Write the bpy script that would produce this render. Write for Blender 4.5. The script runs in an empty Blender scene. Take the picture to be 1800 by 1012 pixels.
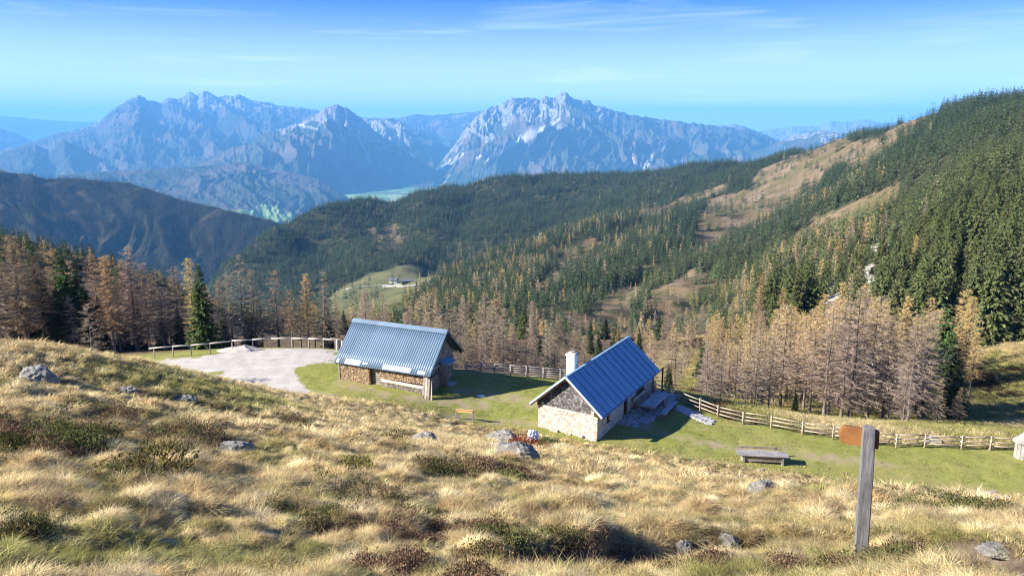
import bpy, bmesh, math, random
import numpy as np
from mathutils import Vector, Matrix

# ------------------------------------------------------------------ scene, camera, light
sc = bpy.context.scene
C = sc.collection
R = math.radians
F_PX, PITCH = 1320.0, R(12.0)
cam_d = bpy.data.cameras.new('camera'); cam = bpy.data.objects.new('camera', cam_d); C.objects.link(cam)
cam_d.sensor_width = 36.0; cam_d.lens = 36.0 * F_PX / 1800.0
cam_d.clip_start = 0.1; cam_d.clip_end = 200000.0
cam.location = (0, 0, 0); cam.rotation_euler = (R(90) - PITCH, 0, 0)
sc.camera = cam

SUN_AZ, SUN_EL = R(191.0), R(28.0)            # azimuth measured from +x, counter-clockwise
sun_dir = Vector((math.cos(SUN_EL) * math.cos(SUN_AZ), math.cos(SUN_EL) * math.sin(SUN_AZ), math.sin(SUN_EL)))
sd = bpy.data.lights.new('sun', 'SUN'); sd.energy = 5.0; sd.angle = R(0.5); sd.color = (1.0, 0.93, 0.82)
so = bpy.data.objects.new('sun', sd); C.objects.link(so)
so.rotation_euler = sun_dir.to_track_quat('Z', 'Y').to_euler()

w = bpy.data.worlds.new('World'); sc.world = w; w.use_nodes = True
nt = w.node_tree; nt.nodes.clear()
sky = nt.nodes.new('ShaderNodeTexSky'); sky.sky_type = 'NISHITA'; sky.sun_disc = False
sky.sun_elevation = SUN_EL; sky.sun_rotation = R(90) - SUN_AZ
sky.altitude = 1700; sky.air_density = 1.0; sky.dust_density = 0.3; sky.ozone_density = 4.0
tc = nt.nodes.new('ShaderNodeTexCoord')
mp = nt.nodes.new('ShaderNodeMapping'); mp.inputs['Scale'].default_value = (1.0, 1.0, 14.0); mp.inputs['Rotation'].default_value = (0, 0.05, 0.3)
nz = nt.nodes.new('ShaderNodeTexNoise'); nz.inputs['Scale'].default_value = 3.2; nz.inputs['Detail'].default_value = 7; nz.inputs['Roughness'].default_value = 0.55; nz.inputs['Distortion'].default_value = 0.5
rp = nt.nodes.new('ShaderNodeValToRGB'); rp.color_ramp.elements[0].position = 0.54; rp.color_ramp.elements[1].position = 0.82
rp.color_ramp.elements[1].color = (0.3, 0.3, 0.3, 1)
mx = nt.nodes.new('ShaderNodeMix'); mx.data_type = 'RGBA'; mx.inputs[7].default_value = (9.6, 10.5, 11.0, 1)
hs = nt.nodes.new('ShaderNodeHueSaturation'); hs.inputs['Saturation'].default_value = 1.3
bg = nt.nodes.new('ShaderNodeBackground'); bg.inputs[1].default_value = 0.06
ow = nt.nodes.new('ShaderNodeOutputWorld')
L = nt.links.new
L(tc.outputs['Generated'], mp.inputs[0]); L(mp.outputs[0], nz.inputs['Vector']); L(nz.outputs['Fac'], rp.inputs[0])
L(sky.outputs[0], hs.inputs['Color']); gr_ = nt.nodes.new('ShaderNodeMix'); gr_.data_type = 'RGBA'; gr_.blend_type = 'MULTIPLY'; gr_.inputs[0].default_value = 1.0; gr_.inputs[7].default_value = (0.08, 0.40, 0.93, 1)
L(hs.outputs[0], gr_.inputs[6]); L(gr_.outputs[2], mx.inputs[6])
sx_ = nt.nodes.new('ShaderNodeSeparateXYZ'); L(tc.outputs['Generated'], sx_.inputs[0])
vr = nt.nodes.new('ShaderNodeMapRange'); vr.interpolation_type = 'SMOOTHSTEP'
for k_, v_ in ((1, 0.0), (2, 0.175), (3, 0.8), (4, 0.0)): vr.inputs[k_].default_value = v_
L(sx_.outputs[2], vr.inputs[0])
mm_ = nt.nodes.new('ShaderNodeMath'); mm_.operation = 'MAXIMUM'; ad_ = nt.nodes.new('ShaderNodeMath'); ad_.operation = 'ADD'; ad_.use_clamp = True
L(rp.outputs[0], ad_.inputs[0]); L(vr.outputs[0], ad_.inputs[1]); L(ad_.outputs[0], mx.inputs[0])
L(mx.outputs[2], bg.inputs[0]); L(bg.outputs[0], ow.inputs[0])

sc.view_settings.view_transform = 'Standard'; sc.view_settings.look = 'None'
sc.view_settings.exposure = 1.55; sc.view_settings.gamma = 1.0
sc.render.engine = 'CYCLES'
sc.cycles.use_denoising = True
sc.cycles.pixel_filter_type = 'BLACKMAN_HARRIS'; sc.cycles.filter_width = 1.15
sc.cycles.max_bounces = 5; sc.cycles.diffuse_bounces = 2; sc.cycles.glossy_bounces = 2
sc.cycles.transparent_max_bounces = 8; sc.cycles.volume_bounces = 1; sc.cycles.transmission_bounces = 3
try: sc.cycles.denoising_prefilter = 'NONE'
except Exception: pass

HAZE_DENSITY = 5.0e-5

rng = np.random.default_rng(7)
rnd = random.Random(11)

# ------------------------------------------------------------------ helpers
def tag(o, label=None, cat=None, group=None, kind=None):
    if label: o['label'] = label
    if cat: o['category'] = cat
    if group: o['group'] = group
    if kind: o['kind'] = kind
    return o

def empty(name, loc=(0, 0, 0), rz=0.0, label=None, cat=None, group=None):
    o = bpy.data.objects.new(name, None); C.objects.link(o); o.empty_display_size = 0.3
    o.location = loc; o.rotation_euler = (0, 0, rz)
    return tag(o, label, cat, group)

class MB:
    """collects simple shapes into one mesh"""
    def __init__(s): s.v = []; s.f = []; s.m = []; s.sm = []
    def add(s, vs, fs, m=0, smooth=False):
        b = len(s.v); s.v += [tuple(q) for q in vs]; s.f += [tuple(b + i for i in f) for f in fs]
        s.m += [m] * len(fs); s.sm += [smooth] * len(fs); return s
    def box(s, c, d, rot=None, m=0, bev=0.0):
        hx, hy, hz = d[0] / 2, d[1] / 2, d[2] / 2
        vs = [Vector((x * hx, y * hy, z * hz)) for x in (-1, 1) for y in (-1, 1) for z in (-1, 1)]
        if rot is not None: vs = [rot @ q for q in vs]
        vs = [q + Vector(c) for q in vs]
        return s.add(vs, [(0, 1, 3, 2), (4, 6, 7, 5), (0, 4, 5, 1), (2, 3, 7, 6), (0, 2, 6, 4), (1, 5, 7, 3)], m)
    def bar(s, a, b, wd, ht, m=0, up=(0, 0, 1), jit=0.0):
        a = Vector(a); b = Vector(b); d = (b - a).normalized(); u = Vector(up)
        if abs(d.dot(u)) > 0.98: u = Vector((1, 0, 0))
        x = d.cross(u).normalized(); y = x.cross(d).normalized()
        vs = []
        for p_ in (a, b):
            for i, j in ((-1, -1), (1, -1), (1, 1), (-1, 1)):
                vs.append(p_ + x * (i * wd / 2) + y * (j * ht / 2) + Vector((rnd.uniform(-jit, jit), rnd.uniform(-jit, jit), rnd.uniform(-jit, jit))))
        return s.add(vs, [(0, 3, 2, 1), (4, 5, 6, 7), (0, 1, 5, 4), (1, 2, 6, 5), (2, 3, 7, 6), (3, 0, 4, 7)], m)
    def tube(s, pts, rad, n=8, m=0, cap=True, smooth=True):
        pts = [Vector(q) for q in pts]; rad = rad if isinstance(rad, (list, tuple)) else [rad] * len(pts)
        vs, fs = [], []
        for i, p_ in enumerate(pts):
            d = (pts[min(i + 1, len(pts) - 1)] - pts[max(i - 1, 0)]).normalized()
            u = Vector((0, 0, 1)) if abs(d.z) < 0.9 else Vector((1, 0, 0))
            x = d.cross(u).normalized(); y = d.cross(x).normalized()
            for k in range(n):
                a = 2 * math.pi * k / n
                vs.append(p_ + (x * math.cos(a) + y * math.sin(a)) * rad[i])
        for i in range(len(pts) - 1):
            for k in range(n):
                k2 = (k + 1) % n
                fs.append((i * n + k, i * n + k2, (i + 1) * n + k2, (i + 1) * n + k))
        s.add(vs, fs, m, smooth)
        if cap:
            b = len(s.v) - len(vs)
            s.f.append(tuple(b + k for k in range(n))); s.m.append(m); s.sm.append(False)
            s.f.append(tuple(b + (len(pts) - 1) * n + k for k in reversed(range(n)))); s.m.append(m); s.sm.append(False)
        return s
    def lathe(s, prof, n=20, c=(0, 0, 0), m=0, smooth=True):
        vs = [(c[0] + r_ * math.cos(2 * math.pi * k / n), c[1] + r_ * math.sin(2 * math.pi * k / n), c[2] + z_) for r_, z_ in prof for k in range(n)]
        fs = [(i * n + k, i * n + (k + 1) % n, (i + 1) * n + (k + 1) % n, (i + 1) * n + k) for i in range(len(prof) - 1) for k in range(n)]
        return s.add(vs, fs, m, smooth)
    def mesh(s, name, mats, fix=True):
        me = bpy.data.meshes.new(name); me.from_pydata(s.v, [], s.f)
        for q in (mats if isinstance(mats, (list, tuple)) else [mats]): me.materials.append(q)
        me.polygons.foreach_set('material_index', s.m); me.polygons.foreach_set('use_smooth', s.sm)
        if fix:
            bm = bmesh.new(); bm.from_mesh(me); bmesh.ops.recalc_face_normals(bm, faces=bm.faces); bm.to_mesh(me); bm.free()
        me.update(); return me
    def build(s, name, mats, parent=None, label=None, cat=None, group=None, kind=None, loc=None, rz=0.0, bevel=0.0):
        o = bpy.data.objects.new(name, s.mesh(name, mats)); C.objects.link(o)
        if parent is not None: o.parent = parent
        if loc is not None: o.location = loc; o.rotation_euler = (0, 0, rz)
        if bevel:
            b = o.modifiers.new('bevel', 'BEVEL'); b.width = bevel; b.segments = 2; b.limit_method = 'ANGLE'
        return tag(o, label, cat, group, kind)

def np_mesh(name, V, Fq, mat, smooth=True, attrs=None):
    """fast mesh from numpy: V (n,3), Fq list of arrays of faces (same arity)"""
    me = bpy.data.meshes.new(name)
    me.vertices.add(len(V)); me.vertices.foreach_set('co', np.asarray(V, np.float32).ravel())
    if Fq is not None and len(Fq):
        k = Fq.shape[1]; n = len(Fq)
        me.loops.add(n * k); me.loops.foreach_set('vertex_index', Fq.astype(np.int32).ravel())
        me.polygons.add(n); me.polygons.foreach_set('loop_start', np.arange(0, n * k, k, dtype=np.int32))
        me.polygons.foreach_set('loop_total', np.full(n, k, np.int32))
        me.polygons.foreach_set('use_smooth', np.full(n, smooth, bool))
    for an, av in (attrs or {}).items():
        av = np.asarray(av, np.float32)
        if av.ndim == 1:
            a = me.attributes.new(an, 'FLOAT', 'POINT'); a.data.foreach_set('value', av)
        else:
            a = me.attributes.new(an, 'FLOAT_VECTOR', 'POINT'); a.data.foreach_set('vector', av.ravel())
    if mat is not None: me.materials.append(mat)
    me.update(calc_edges=True); me.validate()
    return me

# numpy gradient noise
_pm = np.random.default_rng(3).permutation(256); _pm = np.concatenate([_pm, _pm])
_ga = np.random.default_rng(4).uniform(0, 2 * np.pi, 256); _gx, _gy = np.cos(_ga), np.sin(_ga)
def pn(x, y, seed=0):
    x = np.asarray(x, float) + seed * 17.31; y = np.asarray(y, float) - seed * 9.77
    xi = np.floor(x).astype(int); yi = np.floor(y).astype(int); xf = x - xi; yf = y - yi
    xi &= 255; yi &= 255
    u = xf * xf * xf * (xf * (xf * 6 - 15) + 10); v = yf * yf * yf * (yf * (yf * 6 - 15) + 10)
    def g(ix, iy, fx, fy):
        h = _pm[_pm[ix & 255] + (iy & 255)]; return _gx[h] * fx + _gy[h] * fy
    a = g(xi, yi, xf, yf); b = g(xi + 1, yi, xf - 1, yf); c = g(xi, yi + 1, xf, yf - 1); d = g(xi + 1, yi + 1, xf - 1, yf - 1)
    return 1.4 * ((a * (1 - u) + b * u) * (1 - v) + (c * (1 - u) + d * u) * v)
def fbm(x, y, o=4, seed=0, gain=0.5):
    t = 0; a = 1.0
    for i in range(o): t = t + a * pn(x * 2 ** i, y * 2 ** i, seed + i); a *= gain
    return t
def ridged(x, y, o=4, seed=0, gain=0.5):
    t = 0; a = 1.0
    for i in range(o): t = t + a * (1 - 2 * np.abs(pn(x * 2 ** i, y * 2 ** i, seed + i))); a *= gain
    return t
def sstep(a, b, x):
    t = np.clip((np.asarray(x, float) - a) / (b - a), 0, 1); return t * t * (3 - 2 * t)

# pixel of the survey photograph -> direction (used to lay out the survey points of the terrain)
cp, sp = math.cos(PITCH), math.sin(PITCH)
def ray(px, py):
    u = (np.asarray(px, float) - 900) / F_PX; v = (506 - np.asarray(py, float)) / F_PX
    return u, cp + v * sp, -sp + v * cp
def at_r(px, py, r):
    x, y, z = ray(px, py); k = r / np.hypot(x, y); return np.array([x * k, y * k, z * k])
def at_z(px, py, z0):
    x, y, z = ray(px, py); k = z0 / z; return np.array([x * k, y * k, z0])
def proj(P):
    P = np.asarray(P, float); dz = P[..., 1] * cp - P[..., 2] * sp; up = P[..., 1] * sp + P[..., 2] * cp
    return 900 + F_PX * P[..., 0] / dz, 506 - F_PX * up / dz, dz

class TPS:
    def __init__(s, X, v, lam=0.0):
        X = np.asarray(X, float); n = len(X); s.X = X
        d = np.linalg.norm(X[:, None] - X[None], axis=2); K = s.phi(d) + lam * np.eye(n)
        P = np.hstack([np.ones((n, 1)), X]); A = np.zeros((n + 3, n + 3)); A[:n, :n] = K; A[:n, n:] = P; A[n:, :n] = P.T
        s.w = np.linalg.solve(A, np.concatenate([v, np.zeros(3)]))
    @staticmethod
    def phi(d): return np.where(d > 1e-9, d * d * np.log(np.maximum(d, 1e-9)), 0)
    def __call__(s, Q):
        out = np.empty(len(Q))
        for i in range(0, len(Q), 40000):
            q = Q[i:i + 40000]; d = np.sqrt(((q[:, None] - s.X[None]) ** 2).sum(2))
            out[i:i + 40000] = s.phi(d) @ s.w[:-3] + s.w[-3] + q @ s.w[-2:]
        return out

# ------------------------------------------------------------------ terrain survey
near = []   # x,y,z
def N(px, py, r): near.append(at_r(px, py, r))
def NZ(px, r, z):
    x, y, _ = ray(px, 506); k = r / math.hypot(x, y); near.append(np.array([x * k, y * k, z]))
near.append(np.array([0, 0, -1.62])); near.append(np.array([3, 0, -2.1])); near.append(np.array([-3, 0, -1.5])); near.append(np.array([0, -6, .6]))
for px in (-400, 0, 450, 900, 1350, 1800, 2200): N(px, 1012, 6.3 if px < 1400 else 6.4)
# left: convex slope up to a crest, then down
NZ(0, 23, -7.0); N(0, 602, 44); NZ(0, 58, -19); NZ(0, 74, -23.6); NZ(-350, 25, -7.2); NZ(-350, 45, -11.5); NZ(-350, 75, -22)
N(240, 643, 44); N(240, 641, 52); NZ(240, 27, -9.9); NZ(240, 61, -21.4); NZ(240, 71, -24.2)
N(400, 680, 47); N(400, 677, 56); NZ(400, 30, -12.0); NZ(400, 66, -23.6); N(520, 701, 52); N(520, 698, 62); NZ(520, 68, -24.1); NZ(520, 34, -13.4)
N(590, 706, 55); N(590, 702, 64.5); N(700, 730, 56)
# middle
NZ(900, 30, -13.5); N(830, 748, 61); N(1060, 782, 58.2); NZ(1060, 30, -13.7)
# right
def NA(px, py, z): near.append(at_z(px, py, z))
N(1512, 975, 8.4); NZ(1560, 26, -12.2); NA(1300, 817, -25.8); NA(1560, 860, -26.2); NA(1800, 880, -26.5); NZ(1800, 26, -11.4); NZ(2200, 28, -11.0); NA(2200, 890, -26.8)
NZ(1300, 28, -13.2)
# plateau
for q in ((250, 76, -24.2), (250, 86, -24.3), (420, 74, -24.2), (420, 86, -24.3), (590, 73, -24.2), (590, 83, -24.3), (760, 68, -24.4), (820, 72, -24.4),
          (980, 72.5, -25.0), (950, 66, -25.1), (1050, 62, -25.5)): NZ(*q)
for q in ((1150, 693, -25.5), (1250, 735, -25.9), (1355, 754, -26.1), (1500, 779, -26.3), (1640, 787, -26.5), (1790, 793, -26.6), (2100, 800, -26.8)): NA(*q)
# behind the plateau
for q in ((-300, 95, -26), (0, 95, -26), (250, 100, -27), (420, 100, -28), (600, 98, -29.5), (760, 90, -30), (900, 90, -30.5), (1000, 90, -31), (1150, 84, -29.5),
          (1250, 84, -30.5), (1400, 86, -32), (1550, 87, -31.8), (1700, 90, -31.5), (1850, 92, -31.5), (2200, 98, -32)): NZ(*q)
for q in ((0, 130, -29), (300, 130, -33), (600, 130, -38), (900, 130, -41), (1150, 120, -41), (1400, 120, -41), (1700, 125, -37.5), (2000, 130, -37)): NZ(*q)
near = np.array(near)
T_near = TPS(near[:, :2] / 30.0, near[:, 2], 1e-3)

mid = []    # theta, ln r, z/r
def M(px, py, r):
    x, y, z = at_r(px, py, r); mid.append((math.atan2(x, y) * 1.6, math.log(r), z / r))
def MZ(px, r, z):
    x, y, _ = ray(px, 506); mid.append((math.atan2(x, y) * 1.6, math.log(r), z / r))
for px in (-400, 0, 400, 800, 1200, 1600, 2100):
    for r_ in (85.0, 115.0):
        x, y, _ = ray(px, 506); k = r_ / math.hypot(x, y)
        MZ(px, r_, float(T_near(np.array([[x * k, y * k]]) / 30.0)[0]))
# left shoulder and the deep valley behind it
for q in ((-350, 430, 330), (0, 445, 300), (150, 468, 260), (300, 508, 215)): M(*q)
for q in ((-350, 800, -230), (0, 600, -180), (0, 1200, -400), (0, 2600, -640), (300, 500, -165), (300, 1000, -320), (300, 1600, -450), (300, 2600, -620), (450, 130, -37), (450, 220, -62), (450, 500, -150), (450, 900, -245), (-350, 2600, -640)): MZ(*q)
# centre left: farm meadow and the forested flank behind
for q in ((600, 600, 140), (600, 572, 260), (600, 556, 500), (600, 536, 900), (650, 512, 1050), (690, 497, 1150), (730, 472, 1300), (650, 440, 1500), (650, 392, 1800), (640, 352, 2000),
          (530, 480, 1500), (540, 430, 1700), (560, 377, 1850), (470, 415, 1750), (440, 450, 1700), (400, 470, 1650)): M(*q)
for q in ((640, 2600, -420), (500, 2300, -420), (400, 2100, -520)): MZ(*q)
# centre: spur
for q in ((760, 600, 150), (760, 560, 280), (770, 525, 560), (790, 500, 850), (800, 480, 1030), (900, 608, 160), (900, 570, 270), (890, 525, 450), (880, 485, 750), (890, 446, 1030), (900, 392, 1650), (890, 352, 1950), (880, 319, 2150), (1000, 404, 1180), (1000, 440, 900), (1010, 490, 600), (1020, 545, 330), (1020, 600, 190), (985, 309, 2200), (1000, 350, 1950), (1020, 380, 1650)): M(*q)
for q in ((800, 1220, -262), (900, 1280, -236), (1000, 1400, -215), (880, 2600, -330), (1000, 2700, -300)): MZ(*q)
# centre right
for q in ((1130, 600, 190), (1120, 545, 310), (1150, 490, 480), (1180, 440, 720), (1200, 400, 960), (1150, 366, 1350), (1200, 340, 1600), (1180, 306, 2050), (1290, 300, 1900), (1280, 350, 1350), (1300, 400, 900), (1280, 450, 620), (1260, 510, 400), (1240, 570, 240), (1250, 640, 130),
          (1360, 288, 1700), (1400, 330, 1150), (1400, 380, 760), (1400, 440, 480), (1400, 510, 300), (1400, 580, 190), (1450, 256, 1500), (1545, 238, 1300), (1540, 300, 850), (1540, 360, 560), (1540, 430, 360), (1540, 500, 240), (1540, 575, 175), (1620, 215, 1150), (1720, 183, 1000), (1700, 250, 680), (1700, 330, 430), (1700, 410, 290), (1700, 500, 210), (1700, 590, 165), (1810, 187, 950), (1800, 260, 560), (1800, 340, 370), (1800, 420, 260), (1800, 520, 195), (1800, 600, 155), (2100, 190, 800), (2100, 300, 420), (2100, 420, 240), (2100, 560, 160)): M(*q)
for q in ((1290, 2500, -150), (1545, 1800, -30), (1720, 1500, -40), (1810, 1500, -40), (2100, 1500, -30), (1360, 2400, -120)): MZ(*q)
mid = np.array(mid)
T_mid = TPS(mid[:, :2], mid[:, 2], 1e-4)

# line where the steep grass slope meets the mown meadow
_ft = [at_r(*q) for q in ((-350, 590, 60), (0, 600, 58), (240, 632, 57), (400, 665, 60.5), (520, 690, 64), (590, 700, 64.5), (700, 722, 63), (830, 748, 61), (940, 764, 59.8), (1060, 780, 57.2))] + [at_z(*q) for q in ((1300, 817, -25.8), (1560, 860, -26.2), (1800, 880, -26.5), (2200, 890, -26.8))]
_fx = np.array([q[0] for q in _ft]); _fy = np.array([q[1] for q in _ft])
def hillmask(x, y):                     # 1 on the grass slope, 0 on the meadow
    yf = np.interp(x, _fx, _fy) + 1.0 * fbm(x * 0.16, y * 0.16, 3, 5)
    return sstep(0.8, -0.8, y - yf)
def ditch_d(x, y):
    d = np.full(np.shape(x), 1e9)
    for a, b in zip(DITCH[:-1], DITCH[1:]):
        ab = b - a; t = np.clip(((x - a[0]) * ab[0] + (y - a[1]) * ab[1]) / (ab @ ab), 0, 1)
        d = np.minimum(d, np.hypot(x - a[0] - t * ab[0], y - a[1] - t * ab[1]))
    return d
def height_raw(x, y):
    r = np.hypot(x, y); th = np.arctan2(x, y)
    zn = np.zeros_like(r); zm = np.zeros_like(r)
    a = r < 150; b = r > 95
    zn[a] = T_near(np.stack([x[a], y[a]], 1) / 30.0)
    zm[b] = T_mid(np.stack([th[b] * 1.6, np.log(np.maximum(r[b], 1))], 1)) * r[b]
    t = sstep(98, 145, r); z = zn * (1 - t) + zm * t
    hm = hillmask(x, y) * (r < 90)
    # tussocks, hummocks
    m1 = np.maximum(fbm(x * 0.95, y * 0.95, 2, 21), -0.35)
    z = z + hm * sstep(2, 6, r) * (1 - 0.72 * sstep(26, 50, r)) * ((0.08 + 0.18 * sstep(5, 18, r)) * (m1 - 0.12) + 0.13 * (ridged(x * 0.8 + 7, y * 0.8, 2, 33) - 0.8) * 0.5 + (0.03 + 0.14 * sstep(9, 20, r)) * fbm(x * 0.24, y * 0.24, 2, 31) + 0.05 * fbm(x * 2.4, y * 2.4, 2, 41))
    z = z + (1 - hm) * (r < 150) * 0.05 * fbm(x * 0.5, y * 0.5, 3, 51)
    far = sstep(85, 160, r)
    z = z + far * (0.008 * r * fbm(x / 140, y / 140, 3, 61) + np.minimum(0.012 * r, 2.2) * ridged(x / 40, y / 40, 3, 71) * 0.6)
    return z

TH = np.linspace(R(-66), R(66), 760)
_r1 = np.exp(np.arange(math.log(1.0), math.log(84), 0.0062)); _r2 = np.exp(np.arange(math.log(84), math.log(2700), 0.0105))
RR = np.concatenate([_r1, _r2])
gx = RR[:, None] * np.sin(TH)[None]; gy = RR[:, None] * np.cos(TH)[None]
GZ = height_raw(gx.ravel(), gy.ravel()).reshape(gx.shape)
def H(x, y):
    x = np.asarray(x, float); y = np.asarray(y, float)
    r = np.hypot(x, y); th = np.arctan2(x, y)
    i = np.clip(np.searchsorted(RR, r) - 1, 0, len(RR) - 2); fi = np.clip((r - RR[i]) / (RR[i + 1] - RR[i]), 0, 1)
    jf = np.clip((th - TH[0]) / (TH[1] - TH[0]), 0, len(TH) - 1.001); j = jf.astype(int); fj = jf - j
    return (GZ[i, j] * (1 - fj) + GZ[i, j + 1] * fj) * (1 - fi) + (GZ[i + 1, j] * (1 - fj) + GZ[i + 1, j + 1] * fj) * fi
def Hf(x, y): return float(H(np.array([x]), np.array([y]))[0])
_rs = np.exp(np.linspace(math.log(4), math.log(2600), 2500))
def hit(px, py):
    """first point of the ground seen along a survey direction"""
    x, y, z = ray(px, py); k = _rs / math.hypot(x, y); X, Y, Z = x * k, y * k, z * k
    b = Z < H(X, Y)
    i = int(np.argmax(b)) if b.any() else len(_rs) - 1
    if i > 0:
        g0 = Z[i-1] - H(X[i-1], Y[i-1]); g1 = H(X[i], Y[i]) - Z[i]; t = g0 / max(g0 + g1, 1e-9)
        X_, Y_ = X[i-1] + t * (X[i] - X[i-1]), Y[i-1] + t * (Y[i] - Y[i-1])
    else: X_, Y_ = X[i], Y[i]
    return np.array([X_, Y_, Hf(X_, Y_)])
def inpoly(x, y, poly):
    x = np.asarray(x, float); y = np.asarray(y, float); ins = np.zeros(x.shape, bool); n = len(poly)
    for k in range(n):
        x1, y1 = poly[k][:2]; x2, y2 = poly[(k + 1) % n][:2]
        if y1 == y2: continue
        c = ((y1 > y) != (y2 > y)) & (x < (x2 - x1) * (y - y1) / (y2 - y1) + x1); ins ^= c
    return ins
def wpoly(pts): return [hit(*q)[:2] for q in pts]

# the little washed-out path on the near slope, and the ravines of the far slope, are cut into the sheet
DITCH = np.array([hit(*q)[:2] for q in ((1010, 975), (1120, 965), (1250, 950), (1400, 940), (1520, 942), (1650, 950), (1780, 965), (2000, 985))])
RAV = [np.array([hit(*q)[:2] for q in l_]) for l_ in (((1560, 345), (1490, 375), (1420, 405), (1340, 440), (1260, 480), (1190, 520), (1120, 560)), ((1440, 300), (1370, 345), (1290, 385), (1225, 425), (1150, 455), (1060, 500)), ((1215, 345), (1130, 385), (1045, 425), (985, 470)), ((700, 345), (690, 400), (700, 445)), ((820, 340), (800, 395), (790, 440)), ((560, 385), (570, 430), (580, 470)), ((1640, 300), (1560, 400), (1480, 470), (1400, 520)))]
RAVW = (38, 45, 40, 40, 45, 40, 24); RAVD = (15, 17, 13, 14, 14, 14, 8)
_x, _y = gx.ravel(), gy.ravel(); _r = np.hypot(_x, _y); _dz = np.zeros(len(_x))
_k = (_r > 5) & (_r < 30) & (_x > 0); dd_ = ditch_d(_x[_k], _y[_k]) + 0.12 * fbm(_x[_k] * 1.3, _y[_k] * 1.3, 2, 81); _dz[_k] -= 0.40 * sstep(1.0, 0.55, dd_)
_k = _r > 190
def line_d(x, y, L_):
    d = np.full(np.shape(x), 1e9)
    for a, b in zip(L_[:-1], L_[1:]):
        ab = b - a; t = np.clip(((x - a[0]) * ab[0] + (y - a[1]) * ab[1]) / (ab @ ab), 0, 1); d = np.minimum(d, np.hypot(x - a[0] - t * ab[0], y - a[1] - t * ab[1]))
    return d
for L_, w_, d_ in zip(RAV, RAVW, RAVD):
    q_ = line_d(_x[_k], _y[_k], L_) + 8 * fbm(_x[_k] / 45, _y[_k] / 45, 2, 83); _dz[_k] -= d_ * np.exp(-(np.maximum(q_, 0) / w_) ** 1.5) * sstep(190, 300, _r[_k])
GZ = GZ + _dz.reshape(GZ.shape)
GRAVEL = [at_z(a, b, -24.25)[:2] for a, b in ((248, 637), (345, 626), (400, 618), (470, 611), (520, 607), (592, 611), (594, 630), (570, 640), (535, 650), (522, 662), (530, 676), (560, 690), (548, 697), (500, 690), (430, 676), (380, 664), (310, 652))]
CLEAR = [wpoly(p) for p in (
    ((1325, 312), (1345, 294), (1400, 272), (1440, 256), (1500, 248), (1540, 242), (1590, 218), (1640, 200), (1655, 206), (1575, 258), (1530, 285), (1520, 312), (1450, 312), (1405, 322), (1345, 362), (1320, 350)),
    ((1215, 425), (1228, 390), (1240, 352), (1290, 340), (1350, 326), (1400, 306), (1450, 300), (1440, 340), (1385, 372), (1325, 405), (1275, 425), (1245, 450)),
    ((1400, 418), (1435, 378), (1500, 352), (1560, 335), (1566, 360), (1500, 398), (1435, 426)),
    ((645, 402), (700, 390), (716, 420), (700, 446), (655, 450)),
    ((1120, 372), (1200, 343), (1275, 320), (1280, 336), (1205, 364), (1128, 392)),
    ((1020, 580), (1065, 525), (1115, 488), (1140, 500), (1110, 545), (1065, 590)),
    ((1125, 575), (1150, 515), (1210, 474), (1245, 482), (1215, 530), (1165, 580)),
    ((940, 505), (975, 440), (1040, 412), (1056, 430), (1010, 470), (965, 515)))]
ROCKY = [wpoly(p) for p in (((1385, 575), (1450, 510), (1500, 478), (1555, 440), (1585, 490), (1530, 548), (1450, 605)), ((1660, 400), (1690, 385), (1700, 395), (1670, 412)), ((1525, 438), (1560, 420), (1570, 430), (1535, 450)))]
FARM = wpoly(((572, 525), (605, 500), (640, 484), (690, 472), (735, 466), (772, 476), (768, 500), (740, 522), (700, 545), (645, 560), (580, 572)))
NOTREE = [[at_r(*q)[:2] for q in ((1500, 735, 75), (1600, 700, 88), (1625, 690, 92), (1660, 640, 125), (1720, 605, 150), (1850, 590, 150), (2200, 600, 150), (2200, 800, 60), (1850, 800, 62), (1500, 790, 62))]]

# ------------------------------------------------------------------ materials
def newmat(name):
    m = bpy.data.materials.new(name); m.use_nodes = True; t = m.node_tree; t.nodes.clear()
    return m, t, t.nodes.new, t.links.new
def _noise(t, scale, detail=5, rough=0.6, vec=None, dist=0.0):
    n = t.nodes.new('ShaderNodeTexNoise'); n.inputs['Scale'].default_value = scale; n.inputs['Detail'].default_value = detail
    n.inputs['Roughness'].default_value = rough; n.inputs['Distortion'].default_value = dist
    if vec is not None: t.links.new(vec, n.inputs['Vector'])
    return n.outputs['Fac']
def _ramp(t, fac, stops):
    r = t.nodes.new('ShaderNodeValToRGB'); e = r.color_ramp.elements
    while len(e) < len(stops): e.new(0.5)
    for k, (p_, c_) in enumerate(stops): e[k].position = p_; e[k].color = (*c_, 1) if len(c_) == 3 else c_
    t.links.new(fac, r.inputs[0]); return r.outputs[0]
def _mix(t, fac, a, b, mode='MIX'):
    n = t.nodes.new('ShaderNodeMix'); n.data_type = 'RGBA'; n.blend_type = mode
    for s, v in ((0, fac), (6, a), (7, b)):
        if isinstance(v, (int, float)): n.inputs[s].default_value = v
        elif isinstance(v, tuple): n.inputs[s].default_value = (*v, 1) if len(v) == 3 else v
        else: t.links.new(v, n.inputs[s])
    return n.outputs[2]
def _attr(t, name, typ='GEOMETRY', out='Fac'):
    n = t.nodes.new('ShaderNodeAttribute'); n.attribute_name = name; n.attribute_type = typ; return n.outputs[out]
def _math(t, op, a, b=0.0):
    n = t.nodes.new('ShaderNodeMath'); n.operation = op
    for i, v in enumerate((a, b)):
        if isinstance(v, (int, float)): n.inputs[i].default_value = v
        else: t.links.new(v, n.inputs[i])
    return n.outputs[0]
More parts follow.
